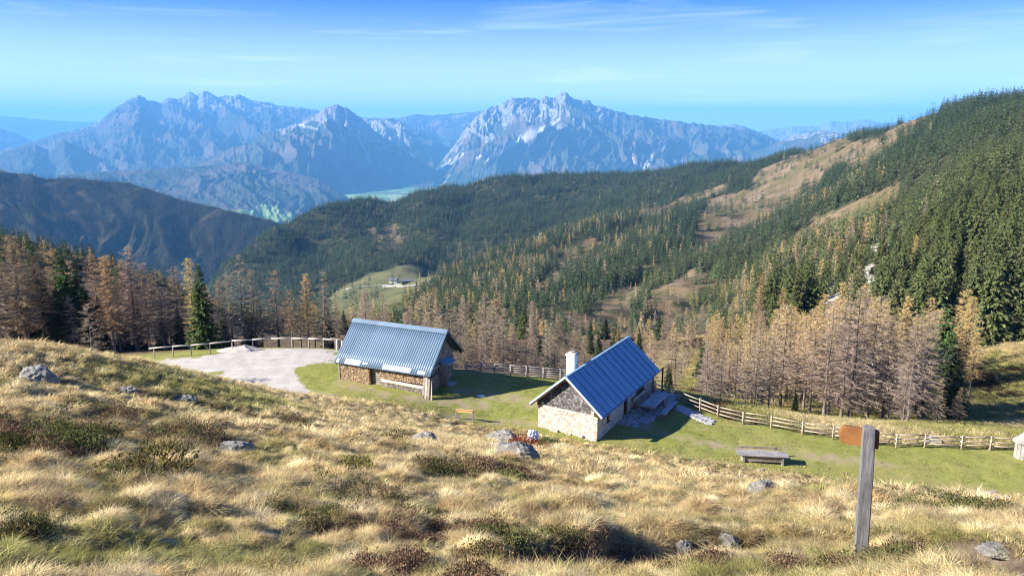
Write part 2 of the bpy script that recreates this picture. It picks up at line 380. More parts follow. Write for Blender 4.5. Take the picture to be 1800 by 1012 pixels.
def _coord(t, out='Object', scale=(1, 1, 1), rot=(0, 0, 0)):
    c = t.nodes.new('ShaderNodeTexCoord'); m = t.nodes.new('ShaderNodeMapping')
    m.inputs['Scale'].default_value = scale; m.inputs['Rotation'].default_value = rot
    t.links.new(c.outputs[out], m.inputs[0]); return m.outputs[0]
def _finish(t, col, rough=0.8, bump=None, bstr=0.3, bdist=0.05, metal=0.0, spec=0.3):
    p_ = t.nodes.new('ShaderNodeBsdfPrincipled'); o = t.nodes.new('ShaderNodeOutputMaterial')
    if isinstance(col, tuple): p_.inputs['Base Color'].default_value = (*col, 1)
    else: t.links.new(col, p_.inputs['Base Color'])
    if isinstance(rough, (int, float)): p_.inputs['Roughness'].default_value = rough
    else: t.links.new(rough, p_.inputs['Roughness'])
    p_.inputs['Metallic'].default_value = metal; p_.inputs['Specular IOR Level'].default_value = spec
    if bump is not None:
        b = t.nodes.new('ShaderNodeBump'); b.inputs['Strength'].default_value = bstr; b.inputs['Distance'].default_value = bdist
        t.links.new(bump, b.inputs['Height']); t.links.new(b.outputs[0], p_.inputs['Normal'])
    t.links.new(p_.outputs[0], o.inputs[0]); return p_

def mat_wood(name, c1, c2, grain=(1, 1, 0.06), rough=0.8, scale=22, c3=None, axis_rot=(0, 0, 0)):
    m, t, n, l = newmat(name)
    v = _coord(t, 'Object', grain, axis_rot)
    a = _noise(t, scale, 6, 0.65, v, 0.4); b = _noise(t, 1.3, 4, 0.6, _coord(t, 'Object'))
    col = _ramp(t, a, [(0.3, c1), (0.7, c2)])
    col = _mix(t, _ramp(t, b, [(0.4, (0, 0, 0)), (0.7, (1, 1, 1))]), col, c3 or tuple(x * 0.6 for x in c1))
    _finish(t, col, rough, a, 0.4, 0.02); return m
def mat_plain(name, c, rough=0.7, var=0.25, scale=4.0, metal=0.0, spec=0.3, bump=0.15):
    m, t, n, l = newmat(name)
    a = _noise(t, scale, 7, 0.65, _coord(t, 'Object'))
    col = _ramp(t, a, [(0.3, tuple(x * (1 - var) for x in c)), (0.7, tuple(min(1, x * (1 + var)) for x in c))])
    _finish(t, col, rough, a, bump, 0.02, metal, spec); return m
def mat_rock(name, c1, c2, lich=(0.30, 0.30, 0.22), scale=2.0):
    m, t, n, l = newmat(name)
    v = _coord(t, 'Object')
    a = _noise(t, scale, 9, 0.7, v, 0.6); b = _noise(t, scale * 0.8, 4, 0.5, v); c = _noise(t, scale * 9, 4, 0.7, v)
    col = _ramp(t, a, [(0.32, tuple(x * 0.5 for x in c1)), (0.45, c1), (0.65, c2)])
    col = _mix(t, _ramp(t, b, [(0.52, (0, 0, 0)), (0.66, (0.7, 0.7, 0.7))]), col, lich)
    col = _mix(t, _ramp(t, c, [(0.6, (0, 0, 0)), (0.7, (0.6, 0.6, 0.6))]), col, (0.05, 0.05, 0.045))
    _finish(t, col, 0.9, a, 1.0, 0.22); return m
def mat_leaf(name, col_from_obj=True, c=(0.05, 0.08, 0.03), var=0.35, trans=0.35, inst=None, top=None):
    """foliage: per-object (or per-instance) colour with variation from face to face"""
    m, t, n, l = newmat(name)
    g = n('ShaderNodeNewGeometry')
    if inst: base = _attr(t, inst, 'INSTANCER', 'Color')
    elif col_from_obj:
        oi = n('ShaderNodeObjectInfo'); base = oi.outputs['Color']
        if top: base = _mix(t, _math(t, 'MULTIPLY', _attr(t, top), oi.outputs['Alpha']), base, (0.60, 0.445, 0.20))
    else:
        rgb = n('ShaderNodeRGB'); rgb.outputs[0].default_value = (*c, 1); base = rgb.outputs[0]
    hsv = n('ShaderNodeHueSaturation')
    rr = g.outputs['Random Per Island']
    l(_math(t, 'MULTIPLY_ADD', rr, 2 * var), hsv.inputs['Value']); 
    hsv.inputs['Value'].links[0].from_node.inputs[2].default_value = 1 - var
    l(_math(t, 'MULTIPLY_ADD', rr, 0.05), hsv.inputs['Hue']); hsv.inputs['Hue'].links[0].from_node.inputs[2].default_value = 0.475
    l(base, hsv.inputs['Color'])
    col = hsv.outputs[0]
    d = n('ShaderNodeBsdfDiffuse'); tr = n('ShaderNodeBsdfTranslucent'); mxs = n('ShaderNodeMixShader'); o = n('ShaderNodeOutputMaterial')
    l(col, d.inputs[0]); l(col, tr.inputs[0]); mxs.inputs[0].default_value = trans
    l(d.outputs[0], mxs.inputs[1]); l(tr.outputs[0], mxs.inputs[2]); l(mxs.outputs[0], o.inputs[0]); return m

M_ = {}
M_['old_wood'] = mat_wood('old_wood', (0.20, 0.17, 0.14), (0.36, 0.32, 0.27), (1, 1, 0.1))
M_['grey_wood'] = mat_wood('grey_wood', (0.22, 0.21, 0.20), (0.42, 0.40, 0.37), (1, 1, 0.08), c3=(0.17, 0.16, 0.15))
M_['table_wood'] = mat_wood('table_wood', (0.34, 0.33, 0.32), (0.60, 0.58, 0.56), (0.08, 1, 1), c3=(0.28, 0.27, 0.26))
M_['rail_wood'] = mat_wood('rail_wood', (0.38, 0.30, 0.22), (0.58, 0.48, 0.38), (0.4, 0.4, 0.4), c3=(0.30, 0.24, 0.18))
M_['pale_wood'] = mat_wood('pale_wood', (0.55, 0.48, 0.40), (0.74, 0.68, 0.60), (0.4, 0.4, 0.4), c3=(0.5, 0.42, 0.34))
M_['dark_wood'] = mat_wood('dark_wood', (0.045, 0.03, 0.022), (0.10, 0.07, 0.05), (1, 1, 0.1))
M_['brown_wood'] = mat_wood('brown_wood', (0.16, 0.085, 0.04), (0.27, 0.15, 0.075), (1, 1, 0.1))
M_['sign_wood'] = mat_wood('sign_wood', (0.20, 0.085, 0.026), (0.27, 0.12, 0.038), (0.12, 1, 1), 0.55, 14, (0.12, 0.05, 0.017))
M_['new_wood'] = mat_wood('new_wood', (0.70, 0.42, 0.16), (0.80, 0.54, 0.24), (0.1, 1, 1), 0.6, 14, (0.66, 0.4, 0.16))
M_['white_plaster'] = mat_plain('white_plaster', (0.70, 0.68, 0.62), 0.9, 0.12, 2.5)
M_['plaster_cap'] = mat_plain('plaster_cap', (0.55, 0.50, 0.43), 0.9, 0.15, 5)
M_['white_stone'] = mat_plain('white_stone', (0.72, 0.74, 0.78), 0.8, 0.1, 3)
M_['rock'] = mat_rock('rock', (0.25, 0.24, 0.22), (0.42, 0.405, 0.37), (0.30, 0.295, 0.19), 3.2)
M_['slab'] = mat_rock('slab', (0.38, 0.38, 0.39), (0.56, 0.56, 0.56), (0.44, 0.44, 0.42))
M_['glass'] = mat_plain('glass', (0.02, 0.025, 0.03), 0.08, 0.1, 2, 0.0, 0.6, 0.0)

# ------------------------------------------------------------------ ground
def ground_material():
    m, t, n, l = newmat('ground')
    P = _coord(t, 'Object')
    n1 = _noise(t, 0.9, 6, 0.65, P); n2 = _noise(t, 0.13, 5, 0.6, P); n3 = _noise(t, 5.5, 6, 0.7, P); n4 = _noise(t, 0.02, 6, 0.6, P)
    straw = _ramp(t, n1, [(0.3, (0.15, 0.12, 0.06)), (0.5, (0.28, 0.22, 0.115)), (0.72, (0.40, 0.32, 0.18))])
    straw = _mix(t, _ramp(t, n2, [(0.45, (0, 0, 0)), (0.65, (0.7, 0.7, 0.7))]), straw, (0.13, 0.15, 0.04))
    mead = _ramp(t, n2, [(0.3, (0.22, 0.245, 0.055)), (0.55, (0.27, 0.275, 0.075)), (0.75, (0.34, 0.29, 0.12))])
    mead = _mix(t, _ramp(t, n3, [(0.35, (0, 0, 0)), (0.7, (0.45, 0.45, 0.45))]), mead, (0.15, 0.17, 0.035))
    mead = _mix(t, _ramp(t, n1, [(0.55, (0, 0, 0)), (0.75, (0.7, 0.7, 0.7))]), mead, (0.36, 0.29, 0.15))
    mead = _mix(t, _math(t, 'MULTIPLY', _attr(t, 'a_worn'), 0.85), mead, _ramp(t, n3, [(0.3, (0.25, 0.19, 0.12)), (0.7, (0.40, 0.33, 0.22))]))
    grav = _ramp(t, n3, [(0.3, (0.34, 0.31, 0.265)), (0.7, (0.54, 0.505, 0.45))])
    grav = _mix(t, _ramp(t, n2, [(0.5, (0, 0, 0)), (0.75, (0.5, 0.5, 0.5))]), grav, (0.30, 0.255, 0.19))
    grav = _mix(t, _ramp(t, _noise(t, 0.5, 6, 0.75, _coord(t, 'Object', (0.35, 1.5, 1), (0, 0, 0.35))), [(0.5, (0, 0, 0)), (0.66, (0.55, 0.55, 0.55))]), grav, (0.62, 0.59, 0.54))
    near_floor = _ramp(t, n1, [(0.35, (0.09, 0.065, 0.035)), (0.7, (0.21, 0.15, 0.085))])
    floor = _ramp(t, n1, [(0.35, (0.026, 0.034, 0.016)), (0.7, (0.07, 0.065, 0.03))])
    clear = _ramp(t, n4, [(0.35, (0.10, 0.095, 0.04)), (0.5, (0.165, 0.12, 0.066)), (0.65, (0.225, 0.165, 0.115))])
    clear = _mix(t, _ramp(t, _noise(t, 0.16, 5, 0.7, P), [(0.5, (0, 0, 0)), (0.62, (0.8, 0.8, 0.8))]), clear, (0.05, 0.065, 0.03))
    rock = _ramp(t, _noise(t, 0.35, 8, 0.75, P), [(0.35, (0.10, 0.10, 0.07)), (0.5, (0.40, 0.37, 0.31)), (0.7, (0.60, 0.57, 0.50))])
    farm = _ramp(t, n4, [(0.35, (0.095, 0.105, 0.042)), (0.65, (0.155, 0.145, 0.065))])
    open_ = _ramp(t, n2, [(0.35, (0.26, 0.25, 0.08)), (0.52, (0.42, 0.35, 0.16)), (0.72, (0.20, 0.13, 0.07))])
    soil = _ramp(t, n3, [(0.35, (0.05, 0.035, 0.025)), (0.65, (0.13, 0.10, 0.075))])
    col = _mix(t, _attr(t, 'a_near'), floor, near_floor)
    for an, c in (('a_open', open_), ('a_clear', clear), ('a_rock', rock), ('a_farm', farm), ('a_meadow', mead), ('a_hill', straw), ('a_gravel', grav), ('a_soil', soil)):
        col = _mix(t, _attr(t, an), col, c)
    _finish(t, col, 0.95, n3, 0.5, 0.05, 0.0, 0.1)
    return m

def build_ground():
    x = gx.ravel(); y = gy.ravel(); r = np.hypot(x, y)
    jit = fbm(x * 0.3, y * 0.3, 3, 91)
    hm = hillmask(x, y)
    def soft(poly, wd, amp):
        jx = x + amp * fbm(x / wd, y / wd, 3, 92); jy = y + amp * fbm(x / wd, y / wd, 3, 93)
        return inpoly(jx, jy, poly).astype(float)
    a = {}
    a['a_hill'] = hm * (r < 110); a['a_near'] = sstep(300, 190, r)
    nearz = sstep(97, 88, r + 2 * jit)
    # the mown meadow ends along the rail fences
    fy = np.interp(x, FENCE_X, FENCE_Y) + 1.2 + 0.4 * jit
    a['a_meadow'] = nearz * sstep(0.6, -0.6, y - fy)
    wd_ = np.full(x.shape, 1e9); kk = r < 110
    for L_ in WORN: wd_[kk] = np.minimum(wd_[kk], line_d(x[kk], y[kk], L_))
    a['a_worn'] = sstep(1.0, 0.15, (wd_ + 0.7 * jit) / 1.3) * sstep(-0.55, 0.25, fbm(x * 0.9, y * 0.9, 3, 94))
    g = soft(GRAVEL, 3.0, 1.7) * (r < 100)
    a['a_gravel'] = g * (1 - a['a_hill'])
    far = (r > 120).astype(float)
    a['a_clear'] = np.zeros_like(x); a['a_rock'] = np.zeros_like(x)
    for p_ in CLEAR: a['a_clear'] = np.maximum(a['a_clear'], soft(p_, 60, 14) * far)
    for p_ in ROCKY: a['a_rock'] = np.maximum(a['a_rock'], soft(p_, 12, 5) * far)
    gp = fbm(x / 55, y / 55, 3, 97); pxg, _, _ = proj(np.stack([x, np.maximum(y, 1), GZ.ravel()], 1))
    a['a_clear'] = np.maximum(a['a_clear'], sstep(0.36, 0.52, gp) * sstep(880, 960, pxg) * sstep(1490, 1440, pxg) * (r < 950) * sstep(170, 210, r))
    a['a_farm'] = soft(FARM, 40, 8) * far
    a['a_open'] = np.maximum(inpoly(x + jit, y + jit, NOTREE[0]).astype(float) * (r < 220), sstep(150, 110, r) * (y > fy) * sstep(17, 24, x + 3 * jit) * 0.85)
    dd = ditch_d(x, y) + 0.15 * fbm(x * 1.5, y * 1.5, 2, 81)
    a['a_soil'] = sstep(1.1, 0.8, dd)
    patch = sstep(0.30, 0.5, fbm(x * 0.45, y * 0.45, 3, 95)) * hm * 0.0
    a['a_soil'] = np.maximum(a['a_soil'], patch)
    path = sstep(0.75, 0.45, dd) * sstep(2.6, 4.0, x) * (r < 30)
    a['a_gravel'] = np.maximum(a['a_gravel'], path); a['a_soil'] = a['a_soil'] * (1 - path)
    nr, nc = gx.shape
    i = np.arange(nr * nc).reshape(nr, nc)
    F = np.stack([i[:-1, :-1].ravel(), i[:-1, 1:].ravel(), i[1:, 1:].ravel(), i[1:, :-1].ravel()], 1)
    me = np_mesh('ground', np.stack([x, y, GZ.ravel()], 1), F, ground_material(), True, a)
    o = bpy.data.objects.new('ground', me); C.objects.link(o)
    tag(o, 'steep dry grass slope, mown meadow, gravel yard and wooded valley sides', 'ground', None, 'structure')

FENCE_PTS = [(at_r(820, 665, 73.0)), at_r(870, 667, 73.2), at_r(925, 670, 73.0), at_r(985, 674, 72.6), at_r(1040, 676, 72.8), at_r(1100, 682, 72.4), at_r(1150, 693, 71.6)]
FENCE2_PTS = [at_z(*q) for q in ((1150, 693, -25.5), (1193, 708, -25.7), (1230, 722, -25.8), (1261, 734, -25.9), (1306, 745, -26.0), (1355, 753, -26.1), (1410, 764, -26.2), (1463, 772, -26.3), (1520, 781, -26.3), (1575, 786, -26.4), (1625, 787, -26.5), (1690, 789, -26.5), (1740, 792, -26.6), (1787, 795, -26.6), (1850, 800, -26.6))]
_fp = [np.array([-60, 88, 0]), np.array([-12, 84, 0])] + FENCE_PTS + FENCE2_PTS[1:] + [np.array([75, 56, 0])]
FENCE_X = np.array([q[0] for q in _fp]); FENCE_Y = np.array([q[1] for q in _fp])
WORN = [np.array([hit(*q)[:2] for q in l_]) for l_ in (((545, 690), (600, 702), (700, 718), (830, 735), (930, 745)), ((600, 672), (680, 695), (770, 706), (850, 712)), ((1120, 745), (1180, 765), (1290, 790), (1420, 800), (1560, 815)), ((800, 685), (900, 700), (985, 715)))]
build_ground()

# valley floor: one sheet to the horizon
def valley_material():
    m, t, n, l = newmat('valley_floor')
    P = _coord(t, 'Object')
    v = n('ShaderNodeTexVoronoi'); v.inputs['Scale'].default_value = 0.0022; v.inputs['Randomness'].default_value = 1.0
    mpv = n('ShaderNodeMapping'); mpv.inputs['Scale'].default_value = (1, 0.5, 1); l(P, mpv.inputs[0]); l(mpv.outputs[0], v.inputs['Vector'])
    sep = n('ShaderNodeSeparateColor'); l(v.outputs['Color'], sep.inputs[0])
    col = _ramp(t, sep.outputs[0], [(0.2, (0.12, 0.24, 0.06)), (0.5, (0.20, 0.34, 0.10)), (0.8, (0.30, 0.36, 0.16))])
    col = _mix(t, _ramp(t, _noise(t, 0.0009, 6, 0.65, P), [(0.53, (0, 0, 0)), (0.58, (1, 1, 1))]), col, (0.05, 0.06, 0.04))
    col = _mix(t, _ramp(t, _noise(t, 0.006, 3, 0.6, P), [(0.68, (0, 0, 0)), (0.72, (0.8, 0.8, 0.8))]), col, (0.6, 0.58, 0.55))
    _finish(t, col, 0.95); return m
b = MB(); b.add([(-60000, 1500, -960), (60000, 1500, -960), (60000, 95000, -960), (-60000, 95000, -960)], [(0, 1, 2, 3)])
b.build('valley_floor', valley_material(), None, 'broad green valley floor with fields and villages below the mountains', 'valley', None, 'structure')

# ------------------------------------------------------------------ mountains
def mountain_material():
    m, t, n, l = newmat('mountain')
    P = _coord(t, 'Object')
    n1 = _noise(t, 0.0035, 8, 0.7, P); n2 = _noise(t, 0.0011, 6, 0.6, P); n3 = _noise(t, 0.014, 6, 0.75, P)
    forest = _ramp(t, n1, [(0.35, (0.022, 0.036, 0.024)), (0.55, (0.05, 0.06, 0.038)), (0.72, (0.12, 0.085, 0.06))])
    forest = _mix(t, _ramp(t, n2, [(0.48, (0, 0, 0)), (0.64, (0.8, 0.8, 0.8))]), forest, (0.14, 0.10, 0.085))
    rock = _ramp(t, n3, [(0.38, (0.06, 0.06, 0.062)), (0.5, (0.19, 0.185, 0.18)), (0.66, (0.37, 0.362, 0.35))])
    green = _ramp(t, n1, [(0.4, (0.12, 0.22, 0.06)), (0.6, (0.24, 0.32, 0.12))])
    rk = _math(t, 'ADD', _attr(t, 'rock'), _math(t, 'MULTIPLY', _math(t, 'SUBTRACT', n3, 0.5), 1.6))
    col = _mix(t, _ramp(t, rk, [(0.42, (0, 0, 0)), (0.58, (1, 1, 1))]), forest, rock)
    col = _mix(t, _attr(t, 'scree'), col, (0.52, 0.505, 0.475))
    gr = _math(t, 'ADD', _attr(t, 'field'), _math(t, 'MULTIPLY', _math(t, 'SUBTRACT', n1, 0.5), 1.2))
    col = _mix(t, _ramp(t, gr, [(0.55, (0, 0, 0)), (0.62, (1, 1, 1))]), col, green)
    sn = _math(t, 'ADD', _attr(t, 'snow'), _math(t, 'MULTIPLY', _math(t, 'SUBTRACT', n3, 0.5), 1.4))
    col = _mix(t, _ramp(t, sn, [(0.55, (0, 0, 0)), (0.65, (1, 1, 1))]), col, (0.8, 0.81, 0.83))
    _finish(t, col, 0.95, n3, 0.6, 20.0, 0.0, 0.05); return m
MOUNT = mountain_material()
MGRIDS = {}
def mountain(name, label, sky, foot, zb=-965, nx=360, nt=170, prof=1.25, spur=0.16, wl=900, rock=(9, 10), snow=0.0, field=0.0, scree=0.0, seed=0, jag=1.0, back=1.3, rs=1.0, rockx=None, streaks=(), cat='mountain', mat=None):
    sky = np.array(sky, float); px = np.linspace(sky[0, 0], sky[-1, 0], nx)
    py = np.interp(px, sky[:, 0], sky[:, 1]); rr = np.interp(px, sky[:, 0], sky[:, 2])
    py = py + jag * (1.6 * fbm(px / 22, px * 0 + seed, 4, seed) + 0.8 * ridged(px / 7, px * 0 + seed, 2, seed + 3))
    ft = np.interp(px, [q[0] for q in foot], [q[1] for q in foot]) if not isinstance(foot, (int, float)) else np.full(nx, float(foot))
    x, y, z = ray(px, py); hh = np.hypot(x, y); zr = z / hh * rr; dx, dy = x / hh, y / hh
    th = np.arctan2(dx, dy)
    t = np.concatenate([np.linspace(0, 1, nt), np.linspace(1, back, 24)[1:]])
    r = ft[None] + (rr - ft)[None] * t[:, None]
    T = np.repeat(t[:, None], nx, 1)
    g = np.where(T <= 1, np.minimum(T, 1) ** prof, 1 - (T - 1) * 1.6)
    Rm = float(rr.mean()); s = np.repeat((th * Rm)[None], len(t), 0)
    amp = (zr - zb)[None]
    wp = wl * 0.6 * fbm(s / (wl * 2), r / (wl * 2), 3, seed + 5)
    sn = ridged((s + wp + 0.25 * r) / wl, r / (wl * 4.2), 3, seed + 7, 0.5)
    sn2 = ridged((s + wp * 0.5 - 0.15 * r) / (wl * 0.27), r / (wl * 1.0), 3, seed + 9, 0.55)
    env = np.sin(np.pi * np.clip(T, 0, 1)) ** 0.8
    env2 = np.clip(np.sin(np.pi * np.clip(T, 0, 1) * 0.93) ** 0.8, 0.04, 1)
    z = zb + amp * g + amp * spur * env * (sn - 0.55) + amp * spur * 0.27 * rs * env2 * (sn2 - 0.7) + amp * 0.012 * env2 * fbm(s / 90, r / 90, 3, seed + 11)
    z = np.where(T > 1, np.minimum(z, zb + amp * g), z)
    X, Y = dx[None] * r, dy[None] * r
    rx = np.interp(px, [q[0] for q in rockx], [q[1] for q in rockx])[None] if rockx else 0.0
    hgt = g * amp / amp.max() + rx + 0.22 * fbm(s / (wl * 0.8), r / (wl * 1.1), 4, seed + 13) + 0.16 * (sn2 - 0.6) + 0.15 * (sn - .5)
    a_rock = sstep(rock[0], rock[1], hgt)
    a_sn = snow * sstep(0.72, 1.0, g + 0.1 * fbm(s / wl, r / wl, 3, seed + 15))
    a_f = field * sstep(0.62, 0.12, g) * (0.5 + 0.8 * fbm(s / (wl * 1.4), r / (wl * 1.4), 3, seed + 17))
    chan = sstep(0.15, -0.25, sn2 + 0.15 * fbm(s / 300, r / 900, 2, seed + 19)) * sstep(0.12, 0.3, hgt) * sstep(0.75, 0.5, hgt)
    a_s = scree * chan * sstep(rock[0] - 0.35, rock[0], hgt)
    if streaks:
        qx, qy, _ = proj(np.stack([X, Y, z], -1)); qx = qx + 3.5 * fbm(s / 160, r / 160, 3, seed + 31); qy = qy + 2.5 * fbm(s / 160, r / 160, 3, seed + 33)
        for line, wd0, wd1 in streaks:
            line = np.array(line, float); acc = 0.0
            for k in range(len(line) - 1):
                a, c = line[k], line[k + 1]; ab = c - a; u = np.clip(((qx - a[0]) * ab[0] + (qy - a[1]) * ab[1]) / (ab @ ab), 0, 1)
                d = np.hypot(qx - a[0] - u * ab[0], qy - a[1] - u * ab[1]); wdk = wd0 + (wd1 - wd0) * (k + u) / (len(line) - 1)
                a_s = np.maximum(a_s, 0.62 * sstep(1.0, 0.3, d / wdk))
    n_ = X.size; i = np.arange(n_).reshape(X.shape)
    F = np.stack([i[:-1, :-1].ravel(), i[:-1, 1:].ravel(), i[1:, 1:].ravel(), i[1:, :-1].ravel()], 1)
    me = np_mesh(name, np.stack([X.ravel(), Y.ravel(), z.ravel()], 1), F, mat or MOUNT, True,
                 {'rock': a_rock.ravel(), 'snow': a_sn.ravel(), 'field': a_f.ravel(), 'scree': a_s.ravel()})
    o = bpy.data.objects.new(name, me); C.objects.link(o)
    MGRIDS[name] = (X, Y, z)
    return tag(o, label, cat, None, 'structure')

mountain('mountain_massif', 'high snow-dusted massif rising left of centre beyond the valley',
    [(-120, 280, 19000), (0, 264, 19000), (60, 247, 19500), (110, 232, 19500), (165, 219, 19500), (182, 208, 19500), (200, 190, 19800), (222, 178, 20000), (243, 167, 20000), (262, 177, 20200), (282, 180, 20500), (294, 171, 20800), (308, 174, 21000), (320, 172, 21200), (333, 160, 21500), (345, 167, 21500), (356, 160, 21600), (370, 163, 21700), (384, 170, 21800), (420, 168, 22000), (450, 177, 22000), (500, 185, 22000), (560, 194, 22000), (640, 206, 22000), (760, 222, 22000)],
    12500, nx=720, nt=220, prof=1.15, spur=0.15, wl=1500, rock=(0.86, 1.14), snow=0.5, scree=0.3, seed=1, jag=1.1, rockx=[(0, -.2), (280, -.08), (330, .12), (560, .15)])
mountain('far_plateau', 'pale distant plateau behind the gap between the rocky peaks', [(560, 215, 24000), (640, 207, 24000), (700, 208, 24000), (728, 201, 24000), (762, 203, 24000), (800, 199, 24000), (850, 195, 24000), (930, 205, 24000)], 17500, prof=0.9, spur=0.08, wl=1400, rock=(0.9, 1.2), seed=22, jag=0.6)
mountain('rocky_peak', 'triangular rocky peak left of the valley gap', [(330, 292, 13500), (400, 262, 13600), (440, 250, 13700), (470, 233, 13800), (500, 226, 13900), (525, 217, 14000), (548, 206, 14000), (570, 191, 14000), (594, 184, 14000), (609, 189, 14000), (622, 199, 14000), (638, 209, 14100), (655, 226, 14200), (680, 244, 14300), (715, 268, 14300), (750, 290, 14300), (790, 312, 14300)],
    [(330, 9800), (520, 10300), (600, 12400), (790, 13300)], nx=520, nt=200, prof=1.2, spur=0.2, wl=800, rock=(0.68, 0.98), scree=0.4, seed=3, jag=1.0, rockx=[(330, -.35), (470, -.05), (600, .05), (720, .12)],
    streaks=[(((590, 198), (598, 225), (604, 250)), 5, 3), (((520, 219), (545, 224), (560, 228)), 3, 2), (((628, 235), (640, 262), (650, 285)), 3, 4)])
mountain('cliff_shoulder', 'rocky shoulder with pale cliffs beside the valley gap', [(590, 222, 17500), (640, 209, 17500), (690, 210, 17500), (706, 214, 17400), (722, 228, 17200), (738, 250, 17000), (752, 268, 16800), (780, 298, 16500)], 14200, nx=260, prof=1.0, spur=0.2, wl=700, rock=(0.55, 0.85), scree=0.6, seed=4, jag=0.5)
mountain('rocky_mountain', 'broad rocky mountain with a jagged summit ridge and pale scree in the middle of the skyline',
    [(735, 306, 14500), (768, 292, 14800), (800, 252, 15200), (822, 222, 15500), (838, 203, 15700), (850, 194, 15800), (870, 185, 15900), (890, 178, 16000), (905, 173, 16000), (925, 174, 16000), (938, 170, 16000), (948, 175, 16000), (962, 169, 16000), (973, 171, 16000), (985, 166, 16000), (996, 164, 16000), (1006, 171, 16000), (1030, 176, 16000), (1044, 184, 16000), (1066, 188, 16000), (1082, 195, 16000), (1120, 203, 16000), (1180, 212, 16200), (1250, 220, 16500), (1310, 227, 16800), (1345, 240, 17000), (1400, 262, 17000), (1470, 285, 17000)],
    [(735, 13900), (800, 12800), (1000, 11200), (1470, 11500)], nx=900, nt=240, prof=1.28, spur=0.19, wl=900, rock=(0.68, 0.98), scree=0.6, seed=8, jag=1.5, rs=1.25, rockx=[(735, .5), (800, .42), (860, .2), (950, .04), (1060, 0), (1150, -.22), (1470, -.4)],
    streaks=[(((812, 270), (796, 282), (778, 297)), 4, 7), (((935, 232), (905, 252), (872, 272), (850, 286)), 9, 3), (((985, 210), (950, 228), (925, 246)), 4, 7), (((1168, 252), (1152, 270), (1128, 300)), 5, 6), (((860, 262), (838, 278)), 5, 3), (((1100, 262), (1115, 285)), 2, 3)])
mountain('far_range', 'pale far range above the wooded ridge at right', [(1300, 240, 30000), (1345, 228, 30000), (1400, 222, 30000), (1440, 221, 30000), (1462, 212, 30000), (1478, 214, 30000), (1500, 213, 30000), (1520, 209, 30000), (1540, 214, 30000), (1600, 222, 30000)], 24000, prof=0.9, spur=0.1, wl=1800, rock=(0.4, 0.8), seed=12, jag=0.8)
mountain('wooded_shoulder', 'wooded shoulder with a grey cliff behind the right ridge', [(1320, 270, 14500), (1365, 250, 14500), (1400, 238, 14500), (1440, 229, 14500), (1480, 233, 14500), (1540, 245, 14500)], 11500, prof=1.0, spur=0.15, wl=700, rock=(0.75, 1.1), seed=13, jag=0.5)
mountain('wooded_knoll', 'low dark knoll on the far ridge right of the rocky mountain', [(1150, 222, 20000), (1210, 219, 20000), (1260, 221, 20000), (1290, 218, 20000), (1305, 221, 20000), (1325, 228, 20000), (1370, 246, 20000)], 15500, prof=1.0, spur=0.1, wl=900, rock=(0.85, 1.1), seed=14, jag=0.6)
mountain('hazy_range', 'hazy blue range at the far left horizon', [(-200, 203, 42000), (-60, 203, 42000), (0, 204, 42000), (50, 208, 42000), (110, 213, 42000), (170, 215, 42000), (300, 226, 42000)], 34000, prof=0.8, spur=0.08, wl=2500, rock=(2, 3), seed=15, jag=0.5)
mountain('hazy_hill', 'hazy dark hill at the left edge of the valley', [(-200, 205, 26000), (-40, 216, 26000), (0, 225, 26000), (28, 236, 26000), (60, 248, 26000), (110, 262, 26000)], 21000, prof=0.9, spur=0.1, wl=1200, rock=(2, 3), seed=16, jag=0.4, cat='hill')
mountain('cone_hills', 'pair of small wooded cone hills in the hazy valley', [(-120, 292, 15500), (-20, 275, 15500), (35, 258, 15500), (62, 253, 15500), (84, 264, 15500), (112, 248, 15300), (134, 256, 15200), (165, 274, 15200), (230, 290, 15200)], 13200, prof=1.0, spur=0.12, wl=700, rock=(2, 3), seed=17, jag=0.5, cat='hill')
mountain('foothill', 'rolling foothill of brown woods and green pastures above the valley floor', [(100, 308, 10500), (200, 300, 10500), (300, 296, 10600), (380, 290, 10800), (430, 284, 11000), (470, 296, 10800), (520, 304, 10500), (560, 314, 10200), (590, 332, 9900), (612, 347, 9600), (640, 356, 9500)],
    [(100, 8300), (470, 7400), (640, 8600)], nx=420, nt=150, prof=0.9, spur=0.16, wl=700, rock=(1.2, 1.6), field=1.0, seed=18, jag=0.4, cat='hill')

def hill_material():
    m, t, n, l = newmat('wooded_hill')
    P = _coord(t, 'Object')
    n1 = _noise(t, 0.012, 7, 0.7, P); n2 = _noise(t, 0.004, 5, 0.6, P)
    col = _ramp(t, n1, [(0.35, (0.02, 0.03, 0.02)), (0.58, (0.045, 0.042, 0.03)), (0.74, (0.09, 0.065, 0.045))])
    col = _mix(t, _ramp(t, n2, [(0.60, (0, 0, 0)), (0.70, (0.6, 0.6, 0.6))]), col, (0.15, 0.10, 0.06))
    _finish(t, col, 0.95, n1, 0.8, 6.0, 0.0, 0.05); return m
mountain('wooded_hill', 'dark wooded hill across the side valley at left', [(-260, 292, 3900), (-60, 298, 4000), (0, 303, 4000), (40, 305, 4000), (80, 316, 4000), (110, 314, 4000), (150, 316, 3980), (190, 320, 3950), (230, 322, 3900), (270, 336, 3800), (320, 352, 3700), (380, 366, 3600), (440, 379, 3500), (475, 388, 3450), (540, 410, 3400)],
    [(-260, 2500), (250, 2400), (540, 2500)], -760, nx=420, nt=220, prof=0.8, spur=0.10, wl=420, rock=(9, 10), seed=19, jag=0.35, cat='hill', mat=hill_material())

